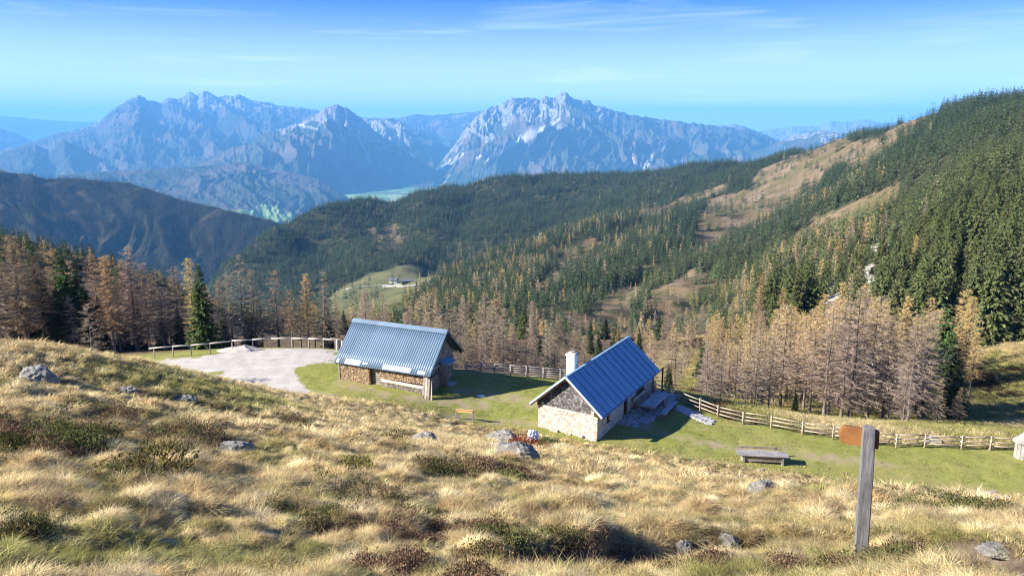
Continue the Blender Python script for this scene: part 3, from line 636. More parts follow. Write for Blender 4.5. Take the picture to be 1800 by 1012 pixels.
# ------------------------------------------------------------------ trees
def kites(P, D, S, ln, wd):
    """P base, D direction, S side (all (n,3)), -> quads"""
    V = np.stack([P, P + D * (ln * 0.45)[:, None] + S * (wd / 2)[:, None], P + D * ln[:, None], P + D * (ln * 0.5)[:, None] - S * (wd / 2)[:, None]], 1)
    return V
def unit(a): return a / np.maximum(np.linalg.norm(a, axis=-1, keepdims=True), 1e-9)
def spruce_crown(h, levels, nb, st, per, seed, rad=0.17, bot=0.04, lk=1.0):
    g = np.random.default_rng(seed); out = []
    for i in range(levels):
        f = bot + (0.97 - bot) * (i + g.uniform(-0.3, 0.3)) / (levels - 1); f = min(max(f, bot), 0.975)
        z = f * h; Rm = h * rad * (1 - f) ** 0.78 + 0.02 * h
        a0 = g.uniform(0, 6.28)
        k = max(4, int(nb * (0.55 + 0.45 * (1 - f))))
        for j in range(k):
            a = a0 + 6.283 * j / k + g.uniform(-0.35, 0.35); Lb = Rm * g.uniform(0.62, 1.15)
            if g.uniform() < 0.06: continue
            ca, sa = math.cos(a), math.sin(a)
            s = (np.arange(st) + 0.35) / st
            for q in range(per):
                n = st
                pos = np.stack([s * Lb * ca, s * Lb * sa, z - 0.42 * Lb * s + 0.2 * Lb * s * s], 1) + g.normal(0, 0.05 * Rm, (n, 3))
                da = a + (g.uniform(-1.0, 1.0, n) if q else g.uniform(-0.3, 0.3, n))
                D = unit(np.stack([np.cos(da), np.sin(da), -0.35 + g.uniform(-0.55, 0.2, n)], 1))
                tl = g.uniform(-0.9, 0.9, n)
                S = unit(np.stack([-np.sin(da) * np.cos(tl), np.cos(da) * np.cos(tl), np.sin(tl)], 1))
                ln = lk * (Lb * g.uniform(0.42, 0.7, n) * (1.1 - 0.35 * s) + 0.012 * h); wd = ln * g.uniform(0.32, 0.55, n)
                out.append(kites(pos, D, S, ln, wd))
    n = 7; a = g.uniform(0, 6.28, n)
    P = np.stack([0 * a, 0 * a, h * g.uniform(0.90, 0.97, n)], 1); D = unit(np.stack([0.25 * np.cos(a), 0.25 * np.sin(a), 1 + 0 * a], 1)); S = unit(np.stack([-np.sin(a), np.cos(a), 0 * a], 1))
    out.append(kites(P, D, S, np.full(n, 0.05 * h), np.full(n, 0.02 * h)))
    V = np.concatenate(out).reshape(-1, 3)
    return V
def spruce_mesh(name, h, levels, nb, st, per, seed, mat, rad=0.17, bot=0.04, trunk=None, lk=1.0):
    V = spruce_crown(h, levels, nb, st, per, seed, rad, bot, lk); F = np.arange(len(V)).reshape(-1, 4)
    me = np_mesh(name, V, F, mat, False)
    if trunk is not None: me = join_trunk(me, h, trunk, 0.013)
    return me
def trunk_mesh(name, h, mat, r0=0.014, stubs=0, seed=0):
    g = random.Random(seed); b = MB(); pts = []; rad = []
    for i in range(7):
        f = i / 6; pts.append((g.uniform(-1, 1) * 0.006 * h * (f > 0), g.uniform(-1, 1) * 0.006 * h * (f > 0), -0.05 * h + f * h * 1.0)); rad.append(h * r0 * (1.25 - 0.25 * min(1, f * 6)) * (1 - 0.9 * f))
    b.tube(pts, rad, 7)
    for k in range(stubs):
        f = g.uniform(0.08, 0.45); a = g.uniform(0, 6.28); l_ = h * g.uniform(0.05, 0.13)
        b.tube([(0, 0, f * h), (l_ * math.cos(a), l_ * math.sin(a), f * h - 0.15 * l_)], [0.0022 * h, 0.0008 * h], 4)
    return b.mesh(name, mat, False)
def join_trunk(me, h, mat, r0):
    bm = bmesh.new(); bm.from_mesh(me)
    t = trunk_mesh('t', h, mat, r0); k = len(bm.faces); bm.from_mesh(t); bm.faces.ensure_lookup_table()
    for f in bm.faces[k:]: f.material_index = 1
    bm.to_mesh(me); bm.free(); me.materials.append(mat); bpy.data.meshes.remove(t); return me
def larch_mesh(name, h, levels, nb, tw, seed, mat, rad=0.15, bot=0.2, wtw=0.035, dens=1.0, trunk=None, gold=0.0, lt=1.0):
    # short hanging twigs along thin branches
    g = np.random.default_rng(seed); out = []; wood = []
    for i in range(levels):
        k = max(3, int(nb * (0.6 + 0.4 * (1 - i / levels)))); a0 = g.uniform(0, 6.28)
        for j in range(k):
            if g.uniform() < 0.12: continue
            f = bot + (0.985 - bot) * (i + g.uniform(-0.9, 0.9)) / (levels - 1); f = min(max(f, 0.06), 0.985)
            z = f * h; Rm = h * rad * min(1.0, (1.04 - f) ** 0.75 * 1.12) + 0.012 * h
            if f < 0.32: Rm *= 0.55 + 1.3 * f
            a = a0 + 6.283 * j / k + g.uniform(-0.6, 0.6); Lb = Rm * g.uniform(0.4, 1.2)
            ca, sa = math.cos(a), math.sin(a); up = 0.25 * (f - 0.45) + g.uniform(-0.12, 0.1)
            def pt(s): return np.stack([s * Lb * ca, s * Lb * sa, z + Lb * (up * s - 0.22 * s + 0.18 * s * s)], -1)
            sd_ = np.array([-sa, ca, 0.0]); bw = 0.0014 * h
            p0, p1, p2 = pt(np.array(0.0)), pt(np.array(0.5)), pt(np.array(1.0)); zz = np.array([0, 0, 1.0])
            for o_ in (sd_, zz): wood.append(len(out)); out.append(np.array([[p0 - o_ * bw, p0 + o_ * bw, p1], [p0 + o_ * bw * .2, p1 - o_ * bw * 0.5, p2]]))
            n = max(2, int(tw * dens * (0.5 + 0.5 * Lb / (h * rad)))); s = g.uniform(0.12, 1.0, n)
            P = pt(s); da = a + g.choice([-1, 1], n) * g.uniform(0.4, 1.3, n)
            D = unit(np.stack([np.cos(da), np.sin(da), g.uniform(-1.2, 0.9, n)], 1))
            ln = h * 0.034 * g.uniform(0.5, 1.35, n) * (1.15 - 0.5 * s) * lt
            S = unit(np.cross(D, g.normal(0, 1, (n, 3)))) * (wtw * g.uniform(0.6, 1.4, n))[:, None]
            out.append(np.stack([P - S / 2, P + S / 2, P + D * ln[:, None]], 1))
    cnt = np.array([len(q) for q in out]); mi = np.zeros(len(out), int); mi[wood] = 1; mi = np.repeat(mi, cnt)
    V = np.concatenate(out).reshape(-1, 3); F = np.arange(len(V)).reshape(-1, 3)
    tp = sstep(0.45, 0.92, V[:, 2] / h + np.repeat(g.normal(0, 0.08, len(F)), 3))
    me = np_mesh(name, V, F, mat, False, {'top': tp})
    me.polygons.foreach_set('material_index', mi.astype(np.int32)); me.materials.append(BARK_L)
    if trunk is not None: me = join_trunk(me, h, trunk, 0.013)
    return me

LEAF = mat_leaf('needles', True, var=0.45, trans=0.2)
TWIG = mat_leaf('larch_needles', True, var=0.4, trans=0.3, top='top')
LEAF_I = mat_leaf('needles_far', inst='col', var=0.35, trans=0.15)
TWIG_I = mat_leaf('larch_needles_far', inst='col', var=0.35, trans=0.3)
BARK = mat_wood('bark', (0.055, 0.045, 0.038), (0.13, 0.11, 0.095), (1, 1, 0.15), 0.95, 8)
BARK_L = mat_wood('larch_bark', (0.13, 0.10, 0.085), (0.25, 0.205, 0.175), (1, 1, 0.15), 0.95, 8)

SP_BIG = [(spruce_mesh('spruce_crown', 1.0 * 16, 34, 10, 6, 4, 100 + i, LEAF, 0.19 + 0.02 * (i - 1), lk=0.62), trunk_mesh('spruce_trunk', 16, BARK, 0.015)) for i in range(4)]
SP_MID = [spruce_mesh('spruce', 16, 22 - i, 9, 5, 3, 120 + i, LEAF, (0.15, 0.19, 0.22, 0.17, 0.2)[i], trunk=BARK, lk=0.66) for i in range(5)]
SP_FAR = [spruce_mesh('spruce_far', 16, (11, 12, 13, 10, 12)[i], 7, 2, 2, 140 + i, LEAF_I, (0.14, 0.175, 0.21, 0.24, 0.16)[i], (0.04, 0.08, 0.02, 0.12, 0.05)[i]) for i in range(5)]
LA_BIG = [(larch_mesh('larch_crown', 14, 34 - 2 * i, 7, 44, 200 + i, TWIG, 0.225 + 0.02 * (i % 4), (0.14, 0.22, 0.28, 0.18)[i % 4], 0.025, lt=1.15), trunk_mesh('larch_trunk', 14, BARK_L, 0.015, 10, i)) for i in range(6)]
LA_GOLD = [(larch_mesh('larch_crown', 14, 36 - 3 * i, 7, 46, 230 + i, TWIG, 0.215 + 0.02 * (i % 3), (0.24, 0.18, 0.28, 0.33)[i], 0.036, lt=1.1), trunk_mesh('larch_trunk', 14, BARK_L, 0.014, 6, 9 + i)) for i in range(4)]
LA_MID = [larch_mesh('larch', 14, 20, 6, 12, 260 + i, TWIG, 0.15 + 0.02 * (i % 3), 0.2, 0.12, trunk=BARK_L) for i in range(4)]
LA_FAR = [larch_mesh('larch_far', 14, 13, 6, 9, 280 + i, TWIG_I, 0.18, 0.14, 0.42) for i in range(4)]

SPRUCES, LARCHES = [], []       # dicts: x y z h col tone zone
def jitcol(c, a=0.15): 
    k = 1 + rnd.uniform(-a, a); return tuple(min(1, max(0, q * k * (1 + rnd.uniform(-a, a) * 0.5))) for q in c)
GREY = (0.43, 0.345, 0.27); BROWN = (0.42, 0.325, 0.225); RUST = (0.38, 0.265, 0.165); ORANGE = (0.48, 0.32, 0.16); GOLD = (0.66, 0.48, 0.20); PALE = (0.55, 0.435, 0.31)
TONE = {'grey': GREY, 'brown': BROWN, 'rust': RUST, 'orange': ORANGE, 'gold': GOLD, 'pale': PALE}
DKG = (0.055, 0.075, 0.036); GRN = (0.08, 0.125, 0.04); OLV = (0.125, 0.142, 0.056)
def survey_tree(px, top, r, kind, tone, zone, note=None):
    p_ = at_r(px, top, r); z0 = Hf(p_[0], p_[1]); h = float(p_[2] - z0)
    (SPRUCES if kind == 's' else LARCHES).append(dict(x=float(p_[0]), y=float(p_[1]), z=z0, h=max(h, 2.5), tone=tone, zone=zone, note=note, big=True))
LEFT = 'left grove'
def _pull(a):
    x, y, z = ray(a[0], a[1]); yf = float(y / math.hypot(x, y)); lo = (86.5 + 0.35 * (a[2] - 84)) / yf
    return (a[0], a[1], a[2] if a[0] == 152 else max(a[2], lo)) + a[3:]
for a in ((18, 412, 84, 'l', 'rust'), (-30, 395, 84, 'l', 'brown'), (58, 448, 88, 'l', 'rust'), (152, 532, 78, 'l', 'grey'), (183, 447, 88, 'l', 'orange'), (222, 432, 94, 'l', 'grey'), (248, 462, 90, 'l', 'brown'), (276, 472, 96, 'l', 'grey'),
          (304, 468, 100, 'l', 'brown'), (330, 452, 112, 'l', 'gold'), (418, 447, 92, 'l', 'grey'), (440, 472, 94, 'l', 'brown'), (400, 482, 98, 'l', 'grey'), (481, 473, 96, 'l', 'grey'), (508, 508, 90, 'l', 'rust'), (536, 480, 96, 'l', 'gold'), (567, 477, 93, 'l', 'grey'),
          (592, 530, 90, 'l', 'brown'), (90, 437, 106, 'l', 'orange'), (120, 455, 112, 'l', 'brown'), (212, 455, 116, 'l', 'rust'), (160, 446, 118, 'l', 'rust'), (262, 480, 110, 'l', 'rust'), (120, 520, 90, 'l', 'brown'), (200, 500, 92, 'l', 'brown'), (232, 505, 95, 'l', 'rust'),
          (35, 470, 92, 'l', 'brown'), (0, 460, 95, 'l', 'rust'), (455, 510, 92, 'l', 'brown'), (525, 530, 91, 'l', 'brown'), (550, 530, 98, 'l', 'rust'), (360, 500, 108, 'l', 'pale'), (382, 492, 112, 'l', 'pale'), (292, 510, 98, 'l', 'grey'), (-60, 420, 88, 'l', 'brown'), (-110, 410, 90, 'l', 'rust'),
          (347, 462, 88, 's', 'green'), (55, 430, 106, 's', 'green'), (106, 446, 100, 's', 'green'), (72, 490, 93, 's', 'dark'), (98, 505, 90, 's', 'dark'), (130, 462, 104, 's', 'dark'), (142, 500, 98, 's', 'dark'), (28, 500, 97, 's', 'dark'), (240, 530, 104, 's', 'dark'), (170, 520, 104, 's', 'dark'), (436, 540, 96, 's', 'dark'), (90, 540, 88, 's', 'dark'), (210, 545, 98, 's', 'dark'), (280, 545, 100, 's', 'dark'), (310, 540, 100, 's', 'dark'), (-40, 470, 98, 's', 'dark'), (390, 540, 102, 's', 'dark'), (-80, 450, 100, 's', 'dark')):
    survey_tree(*_pull(a), LEFT)
BARN = 'behind the barn'
for a in ((640, 507, 106, 'l', 'grey'), (655, 538, 100, 'l', 'brown'), (620, 540, 98, 'l', 'brown'), (682, 545, 104, 'l', 'grey'), (712, 548, 112, 'l', 'pale'), (745, 520, 112, 'l', 'grey'), (756, 514, 104, 'l', 'grey'), (790, 540, 104, 'l', 'grey'), (825, 560, 100, 'l', 'brown'),
          (853, 514, 95, 'l', 'grey'), (868, 524, 97, 'l', 'pale'), (836, 548, 97, 'l', 'brown'), (884, 540, 99, 'l', 'grey'), (845, 570, 92, 'l', 'brown'), (905, 575, 96, 'l', 'brown'), (925, 590, 96, 'l', 'grey'), (942, 596, 100, 'l', 'pale'), (962, 572, 102, 'l', 'grey'), (975, 585, 98, 'l', 'brown'), (815, 590, 92, 'l', 'brown'), (870, 590, 90, 'l', 'rust'), (735, 560, 100, 'l', 'brown'), (772, 556, 98, 'l', 'pale'), (1010, 580, 104, 'l', 'brown'), (1028, 590, 110, 'l', 'brown'), (990, 600, 96, 'l', 'grey'),
          (600, 560, 94, 'l', 'brown'), (670, 570, 96, 'l', 'brown')):
    survey_tree(*a, BARN)
HUTZ = 'behind the stone hut'
for a in ((1120, 575, 150, 'l', 'gold'), (1140, 560, 165, 'l', 'gold'), (1165, 570, 150, 'l', 'pale'), (1185, 565, 140, 'l', 'gold'), (1212, 570, 128, 'l', 'pale'), (1245, 560, 140, 'l', 'pale'), (1150, 590, 128, 'l', 'pale'), (1200, 600, 120, 'l', 'pale'), (1228, 590, 135, 'l', 'grey'), (1260, 575, 130, 'l', 'pale'),
          (1176, 642, 96, 's', 'dark'), (1238, 600, 122, 's', 'green'), (1270, 600, 130, 's', 'green'), (1305, 560, 150, 's', 'green')):
    survey_tree(*a, HUTZ)
STAND = 'right stand'
for a in ((1700, 508, 128, 'l', 'gold'), (1712, 520, 124, 'l', 'gold'), (1668, 540, 104, 's', 'green'), (1678, 590, 100, 's', 'dark'), (1598, 520, 118, 'l', 'gold'), (1640, 522, 130, 'l', 'gold'), (1600, 625, 84, 'l', 'grey'), (1655, 665, 86, 'l', 'brown'), (1690, 680, 88, 'l', 'brown'), (1525, 500, 124, 'l', 'gold'), (1483, 495, 128, 'l', 'gold'), (1452, 515, 126, 'l', 'gold'),
          (1340, 545, 122, 'l', 'grey'), (1265, 620, 98, 'l', 'grey'), (1400, 690, 96, 's', 'green')):
    survey_tree(*a, STAND)
_top = np.array([(1235, 640), (1265, 600), (1310, 555), (1360, 530), (1420, 522), (1480, 498), (1550, 495), (1590, 540), (1640, 525), (1700, 515), (1745, 575)], float)
gb = np.random.default_rng(78); pb0 = []
while len(pb0) < 58:
    px = gb.uniform(575, 1262); r = 87 + 120 * gb.uniform() ** 1.25
    if 985 < px < 1150 and r < 92: continue
    if px > 1140 and gb.uniform() < .5: continue
    p_ = at_r(px, 600, r)
    if any((p_[0] - a) ** 2 + (p_[1] - c) ** 2 < 7 for a, c in pb0): continue
    pb0.append((p_[0], p_[1])); z0 = Hf(p_[0], p_[1]); sp_ = gb.uniform() < (0.22 if px < 900 else 0.42)
    tone = 'dark' if sp_ else ('grey', 'brown', 'pale', 'brown')[gb.integers(0, 4)]
    (SPRUCES if sp_ else LARCHES).append(dict(x=float(p_[0]), y=float(p_[1]), z=z0, h=float(gb.uniform(3, 6.5) if sp_ else gb.uniform(5.5, 10)), tone=tone, zone=BARN if px < 1000 else HUTZ, note=None, big=True))
gs = np.random.default_rng(77); pts = []
while len(pts) < 104:
    px = gs.uniform(1240, 1735); r = gs.uniform(84, 140)
    if px > 1590 and r < 114 and gs.uniform() < 0.86: continue
    if px > 1690 and r < 112: continue
    if px > 1650 and r > 100 and gs.uniform() < .8: continue
    p_ = at_r(px, 600, r)
    if any((p_[0] - a) ** 2 + (p_[1] - c) ** 2 < 2.6 for a, c in pts): continue
    pts.append((p_[0], p_[1]))
    z0 = Hf(p_[0], p_[1]); tl = np.interp(px, _top[:, 0], _top[:, 1]) + gs.uniform(0, 40)
    zt = at_r(px, tl, r)[2]; h = min(max(zt - z0, 8.0), 17.0) * gs.uniform(0.82, 1.0)
    u = gs.uniform() + (r - 110) / 55
    tone = 'grey' if u < 0.25 else 'brown' if u < 0.42 else 'pale' if u < 0.75 else 'gold'
    LARCHES.append(dict(x=float(p_[0]), y=float(p_[1]), z=z0, h=float(h), tone=tone, zone=STAND, note=None, big=True))

# the woods: sampled over the terrain
def at_r_np(px, py, r):
    x, y, z = ray(px, py); return z * r / np.hypot(x, y)
def woods():
    g = np.random.default_rng(5)
    tanel = GZ / RR[:, None]; run = np.maximum.accumulate(tanel, axis=0)
    res = []
    for r0, r1, sp in ((118, 260, 4.6), (260, 600, 5.0), (600, 1200, 5.3), (1200, 2450, 6.4)):
        area = 0.5 * (r1 * r1 - r0 * r0) * R(80); n = int(area / (sp * sp))
        r = np.sqrt(g.uniform(r0 * r0, r1 * r1, n)); th = g.uniform(R(-40), R(40), n)
        x = r * np.sin(th); y = r * np.cos(th); z = H(x, y)
        h = (6.5 + 13 * g.uniform(0, 1, n) ** 0.8) * (0.85 + 0.25 * pn(x / 60, y / 60, 3)); h = np.where(r > 600, h * 1.1, h)
        px, _, _ = proj(np.stack([x, y, z], 1)); h = h * np.where((px < 1330), np.clip(r / 620, 0.5, 1), 1)
        cap = at_r_np(px, np.interp(px, [-90, 0, 150, 300, 420], [378, 390, 424, 468, 520]) + g.uniform(0, 22, n), r)
        h = np.where((px < 420) & (r < 420), np.clip(cap - z, 4, h), h)
        i = np.clip(np.searchsorted(RR, r) - 2, 0, len(RR) - 1); j = np.clip(((th - TH[0]) / (TH[1] - TH[0])).astype(int), 0, len(TH) - 1)
        vis = (z + h) / r > run[i, j] - 0.012
        px, _, _ = proj(np.stack([x, y, z], 1)); vis &= (px > -90) & (px < 1890)
        # open ground
        op = np.zeros(n, bool)
        jx = x + 9 * fbm(x / 40, y / 40, 2, 92) * (r > 250); jy = y + 9 * fbm(x / 40, y / 40, 2, 93) * (r > 250)
        for p_, kp in zip(CLEAR, (.12, .10, .10, .5, .2, .13, .13, .2)): op |= inpoly(jx, jy, p_) & (g.uniform(size=n) > kp * (0.4 + 1.2 * sstep(-.1, .4, fbm(x / 25, y / 25, 2, 96))))
        for p_ in ROCKY: op |= inpoly(x, y, p_) & (g.uniform(size=n) > 0.12)
        op |= inpoly(x, y, FARM) & (g.uniform(size=n) > 0.015); op |= inpoly(x, y, NOTREE[0])
        op |= (px > 560) & (px < 1290) & (r < 140)
        op |= (px < 620) & (r < 175)
        op |= (px > 1230) & (px < 1740) & (r < 146); op |= (px >= 1740) & (r < 152)
        gap = fbm(x / 55, y / 55, 3, 97); op |= (gap > np.where((px > 900) & (px < 1480) & (r < 900), 0.44, 0.6)) & (r > 180) & (g.uniform(size=n) > .2)
        op |= (px > 420) & (px < 1240) & (r < 420) & (g.uniform(size=n) < np.interp(r, [120, 170, 260, 420], [0.97, 0.75, 0.25, 0.05]))
        k = vis & ~op
        # larch share
        zl = 0.03 + 0.3 * sstep(0.2, 0.75, fbm(x / 90, y / 90, 3, 98))
        pxk, pyk, _ = proj(np.stack([x, y, z + 8], 1))
        spur = sstep(90, 20, np.abs(pyk - np.interp(pxk, [700, 850, 1000, 1150], [530, 465, 410, 352]))) * (pxk > 700) * (pxk < 1180) * (r < 1500)
        belt = sstep(110, 30, np.abs(pyk - np.interp(pxk, [1050, 1250, 1400, 1560, 1700], [590, 560, 480, 400, 500]))) * (r < 480) * (pxk < 1620)
        zl = np.clip(zl * (0.18 + 0.7 * (r < 1100)) + 0.16 * spur + 0.30 * belt, 0, 0.6)
        zl = np.where((pxk > 1560) & (r > 150), zl * 0.12, zl)
        zl = np.where((pxk < 330) & (r < 400), 0.12, zl)
        la = g.uniform(size=n) < zl
        res.append((x[k], y[k], z[k], h[k], la[k], r[k]))
    return [np.concatenate(q) for q in zip(*res)]
wx, wy, wz, wh, wla, wr = woods()
wh = np.where(wla, wh * 0.82, wh)
# small young trees on the felled ground are part of the woods too
size = wh / wr
def is_seen(x, y, z, h):
    """a little sight line test on the terrain"""
    r = math.hypot(x, y); k = np.linspace(6, r - 4, 90) / r
    return bool(((z + h * 0.55) * k > H(x * k, y * k) - 0.3).all())
def pick(mask, have, limit):
    idx = np.nonzero(mask)[0]; idx = idx[np.argsort(-size[idx])]; out = []
    for i in idx:
        if len(out) + have >= limit: break
        if is_seen(wx[i], wy[i], wz[i], wh[i]): out.append(i)
    return np.array(out, int)
ps = pick(~wla, len(SPRUCES), 292); pl = pick(wla, len(LARCHES), 292)
for i in ps: SPRUCES.append(dict(x=float(wx[i]), y=float(wy[i]), z=float(wz[i]), h=float(wh[i]), tone='olive' if wr[i] < 300 and wx[i] > 0 else 'dark', zone='woods', note=None, big=size[i] * F_PX > 62))
for i in pl: LARCHES.append(dict(x=float(wx[i]), y=float(wy[i]), z=float(wz[i]), h=float(wh[i]), tone=rnd.choice(['gold', 'pale', 'pale', 'orange', 'brown']), zone='woods', note=None, big=size[i] * F_PX > 62))
rest = np.ones(len(wx), bool); rest[ps] = False; rest[pl] = False

TONES_S = {'green': GRN, 'dark': DKG, 'olive': OLV}
ADJ = {'grey': 'bare grey-brown', 'brown': 'thinning brown', 'rust': 'rust-brown', 'orange': 'bright orange', 'gold': 'golden yellow', 'pale': 'pale straw-coloured', 'green': 'green', 'dark': 'dark green', 'olive': 'olive green'}
CNT = {}
ORD = ['', 'second ', 'third ', 'fourth ', 'fifth ', 'sixth ', 'seventh ', 'eighth ', 'ninth ', 'tenth ', 'eleventh ', 'twelfth ']
def tree_label(d, kind):
    px, pyt, _ = proj((d['x'], d['y'], d['z'] + d['h'])); r = math.hypot(d['x'], d['y']); a = ADJ[d['tone']]
    if d['zone'] == LEFT:
        if d['note']: return d['note'], 'trees beside the gravel yard'
        key = (LEFT, kind, d['tone']); return key, 'trees beside the gravel yard'
    if d['zone'] == BARN: return (BARN, kind, d['tone']), 'larches behind the barn and its fence'
    if d['zone'] == HUTZ: return (HUTZ, kind, d['tone']), 'trees on the slope behind the stone hut'
    if d['zone'] == STAND: return (STAND, kind, d['tone']), 'larches in the stand below the rail fence'
    return ('woods', kind, d['tone']), 'spruces in the woods across the valley' if kind == 'spruce' else 'larches in the woods across the valley'
PLACE = {LEFT: 'in the grove beside the gravel yard', BARN: 'behind the corrugated-roof barn and its fence', HUTZ: 'on the slope behind the stone hut', STAND: 'in the stand below the right rail fence'}
def label_all(lst, kind):
    buckets = {}
    for d in lst:
        key, grp = tree_label(d, kind); d['group'] = grp; buckets.setdefault(key, []).append(d)
    for key, ds in buckets.items():
        ds.sort(key=lambda d: float(proj((d['x'], d['y'], d['z']))[0])); n = len(ds); a = ADJ[key[2]]
        if key[0] in PLACE:
            pl_ = PLACE[key[0]]
            if n == 1: ds[0]['label'] = f'the only {a} {kind} {pl_}'
            elif n <= 12:
                for k, d in enumerate(ds): d['label'] = f'{ORD[k]}{a} {kind} {pl_}, counted from its left end' if k else f'leftmost {a} {kind} {pl_}'
            else:
                for d in ds: d['label'] = f'{a} {kind} standing {pl_}'
        else:
            for d in ds:
                px = float(proj((d['x'], d['y'], d['z']))[0]); r = math.hypot(d['x'], d['y'])
                where = 'on the ridge beyond the yard grove' if px < 600 else 'in the gully behind the barn and hut' if px < 1130 and r < 260 else 'on the spur in mid valley' if px < 1230 else 'on the lower part of the right hillside' if r < 230 else 'on the upper part of the right hillside'
                d['label'] = f'{a} {kind} {where}'; d['group'] = f'{kind} trees {where}'
label_all(SPRUCES, 'spruce'); label_all(LARCHES, 'larch')

def plant(d, kind, k):
    if d['zone'] == STAND: d['gold'] = {'grey': .2, 'brown': .4, 'pale': .65, 'gold': .85}.get(d['tone'], .5)
    elif d['zone'] == LEFT: d['gold'] = .1 if d['tone'] != 'orange' else .35
    sp_ = kind == 'spruce'; base = 16.0 if sp_ else 14.0; s = d['h'] / base
    col = jitcol(TONES_S[d['tone']] if sp_ else TONE[d['tone']], 0.12)
    if d['big']:
        e = empty(kind, (d['x'], d['y'], d['z']), rnd.uniform(0, 6.28)); e.scale = (s * rnd.uniform(0.88, 1.12),) * 2 + (s,)
        cm, tm = SP_BIG[k % len(SP_BIG)] if sp_ else (LA_GOLD[k % len(LA_GOLD)] if d['tone'] in ('gold', 'orange', 'rust', 'pale') else LA_BIG[k % len(LA_BIG)])
        for nm, me in (('trunk', tm), ('crown', cm)):
            o = bpy.data.objects.new(nm, me); C.objects.link(o); o.parent = e; o.color = (*col, d.get('gold', 0.3))
    else:
        e = bpy.data.objects.new(kind, (SP_MID[k % len(SP_MID)] if sp_ else LA_MID[k % len(LA_MID)])); C.objects.link(e)
        e.location = (d['x'], d['y'], d['z']); e.rotation_euler = (0, 0, rnd.uniform(0, 6.28)); e.scale = (s * rnd.uniform(0.9, 1.15),) * 2 + (s,); e.color = (*col, 0.4)
    tag(e, d['label'], kind, d['group'])
for k, d in enumerate(SPRUCES): plant(d, 'spruce', k)
for k, d in enumerate(LARCHES): plant(d, 'larch', k)

# ------------------------------------------------------------------ scattered cover (one object each)
def scatter(name, protos, P, rot, scl, idx, col, label, cat, kind='stuff'):
    coll = bpy.data.collections.new(name + '_source')
    for i, me in enumerate(protos):
        coll.objects.link(bpy.data.objects.new('%s_%02d' % (name, i), me))
    me = np_mesh(name, P, None, None, True, {'rot': rot, 'scl': scl, 'col': col})
    a = me.attributes.new('idx', 'INT', 'POINT'); a.data.foreach_set('value', np.asarray(idx, np.int32))
    o = bpy.data.objects.new(name, me); C.objects.link(o)
    ng = bpy.data.node_groups.new(name, 'GeometryNodeTree')
    ng.interface.new_socket('Geometry', in_out='INPUT', socket_type='NodeSocketGeometry'); ng.interface.new_socket('Geometry', in_out='OUTPUT', socket_type='NodeSocketGeometry')
    nn = ng.nodes.new; ll = ng.links.new
    gi = nn('NodeGroupInput'); go = nn('NodeGroupOutput'); ip = nn('GeometryNodeInstanceOnPoints'); ci = nn('GeometryNodeCollectionInfo')
    ci.inputs['Collection'].default_value = coll; ci.inputs['Separate Children'].default_value = True; ci.inputs['Reset Children'].default_value = True
    ll(gi.outputs[0], ip.inputs['Points']); ll(ci.outputs[0], ip.inputs['Instance']); ip.inputs['Pick Instance'].default_value = True
    for an, ty, sk in (('rot', 'FLOAT_VECTOR', 'Rotation'), ('scl', 'FLOAT_VECTOR', 'Scale'), ('idx', 'INT', 'Instance Index')):
        na = nn('GeometryNodeInputNamedAttribute'); na.data_type = ty; na.inputs['Name'].default_value = an
        out = [q for q in na.outputs if q.enabled and q.name == 'Attribute'][0]
        if an == 'rot':
            er = nn('FunctionNodeEulerToRotation'); ll(out, er.inputs[0]); ll(er.outputs[0], ip.inputs[sk])
        else: ll(out, ip.inputs[sk])
    ll(ip.outputs[0], go.inputs[0])
    md = o.modifiers.new('scatter', 'NODES'); md.node_group = ng
    return tag(o, label, cat, None, kind)

def vcol(base, n, a, g):
    base = np.asarray(base, float); k = 1 + g.uniform(-a, a, (n, 1)); return np.clip(base * k * (1 + g.uniform(-a, a, (n, 3)) * 0.35), 0, 1)
g9 = np.random.default_rng(9)
for nm, msk, protos, base, lab in (('spruce_forest', rest & ~wla, SP_FAR, 16.0, 'dense spruce forest covering the ridges and hillsides across the valley'), ('larch_forest', rest & wla, LA_FAR, 14.0, 'scattered golden larches among the far spruce woods')):
    i = np.nonzero(msk)[0]; n = len(i)
    s = wh[i] / base; wd = s * g9.uniform(1.0, 1.45, n)
    if nm == 'spruce_forest':
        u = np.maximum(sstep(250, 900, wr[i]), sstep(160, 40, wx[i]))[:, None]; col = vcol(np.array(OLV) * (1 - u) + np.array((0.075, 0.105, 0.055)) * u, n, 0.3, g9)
    else:
        tn = np.array([GOLD, PALE, BROWN, ORANGE])[g9.choice(4, n, p=[.5, .33, .09, .08])]; col = vcol(tn * 1.1, n, 0.2, g9)
    scatter(nm, protos, np.stack([wx[i], wy[i], wz[i] - 0.3], 1), np.stack([0 * s, 0 * s, g9.uniform(0, 6.28, n)], 1), np.stack([wd, wd, s], 1), g9.integers(0, len(protos), n), col, lab, 'forest')
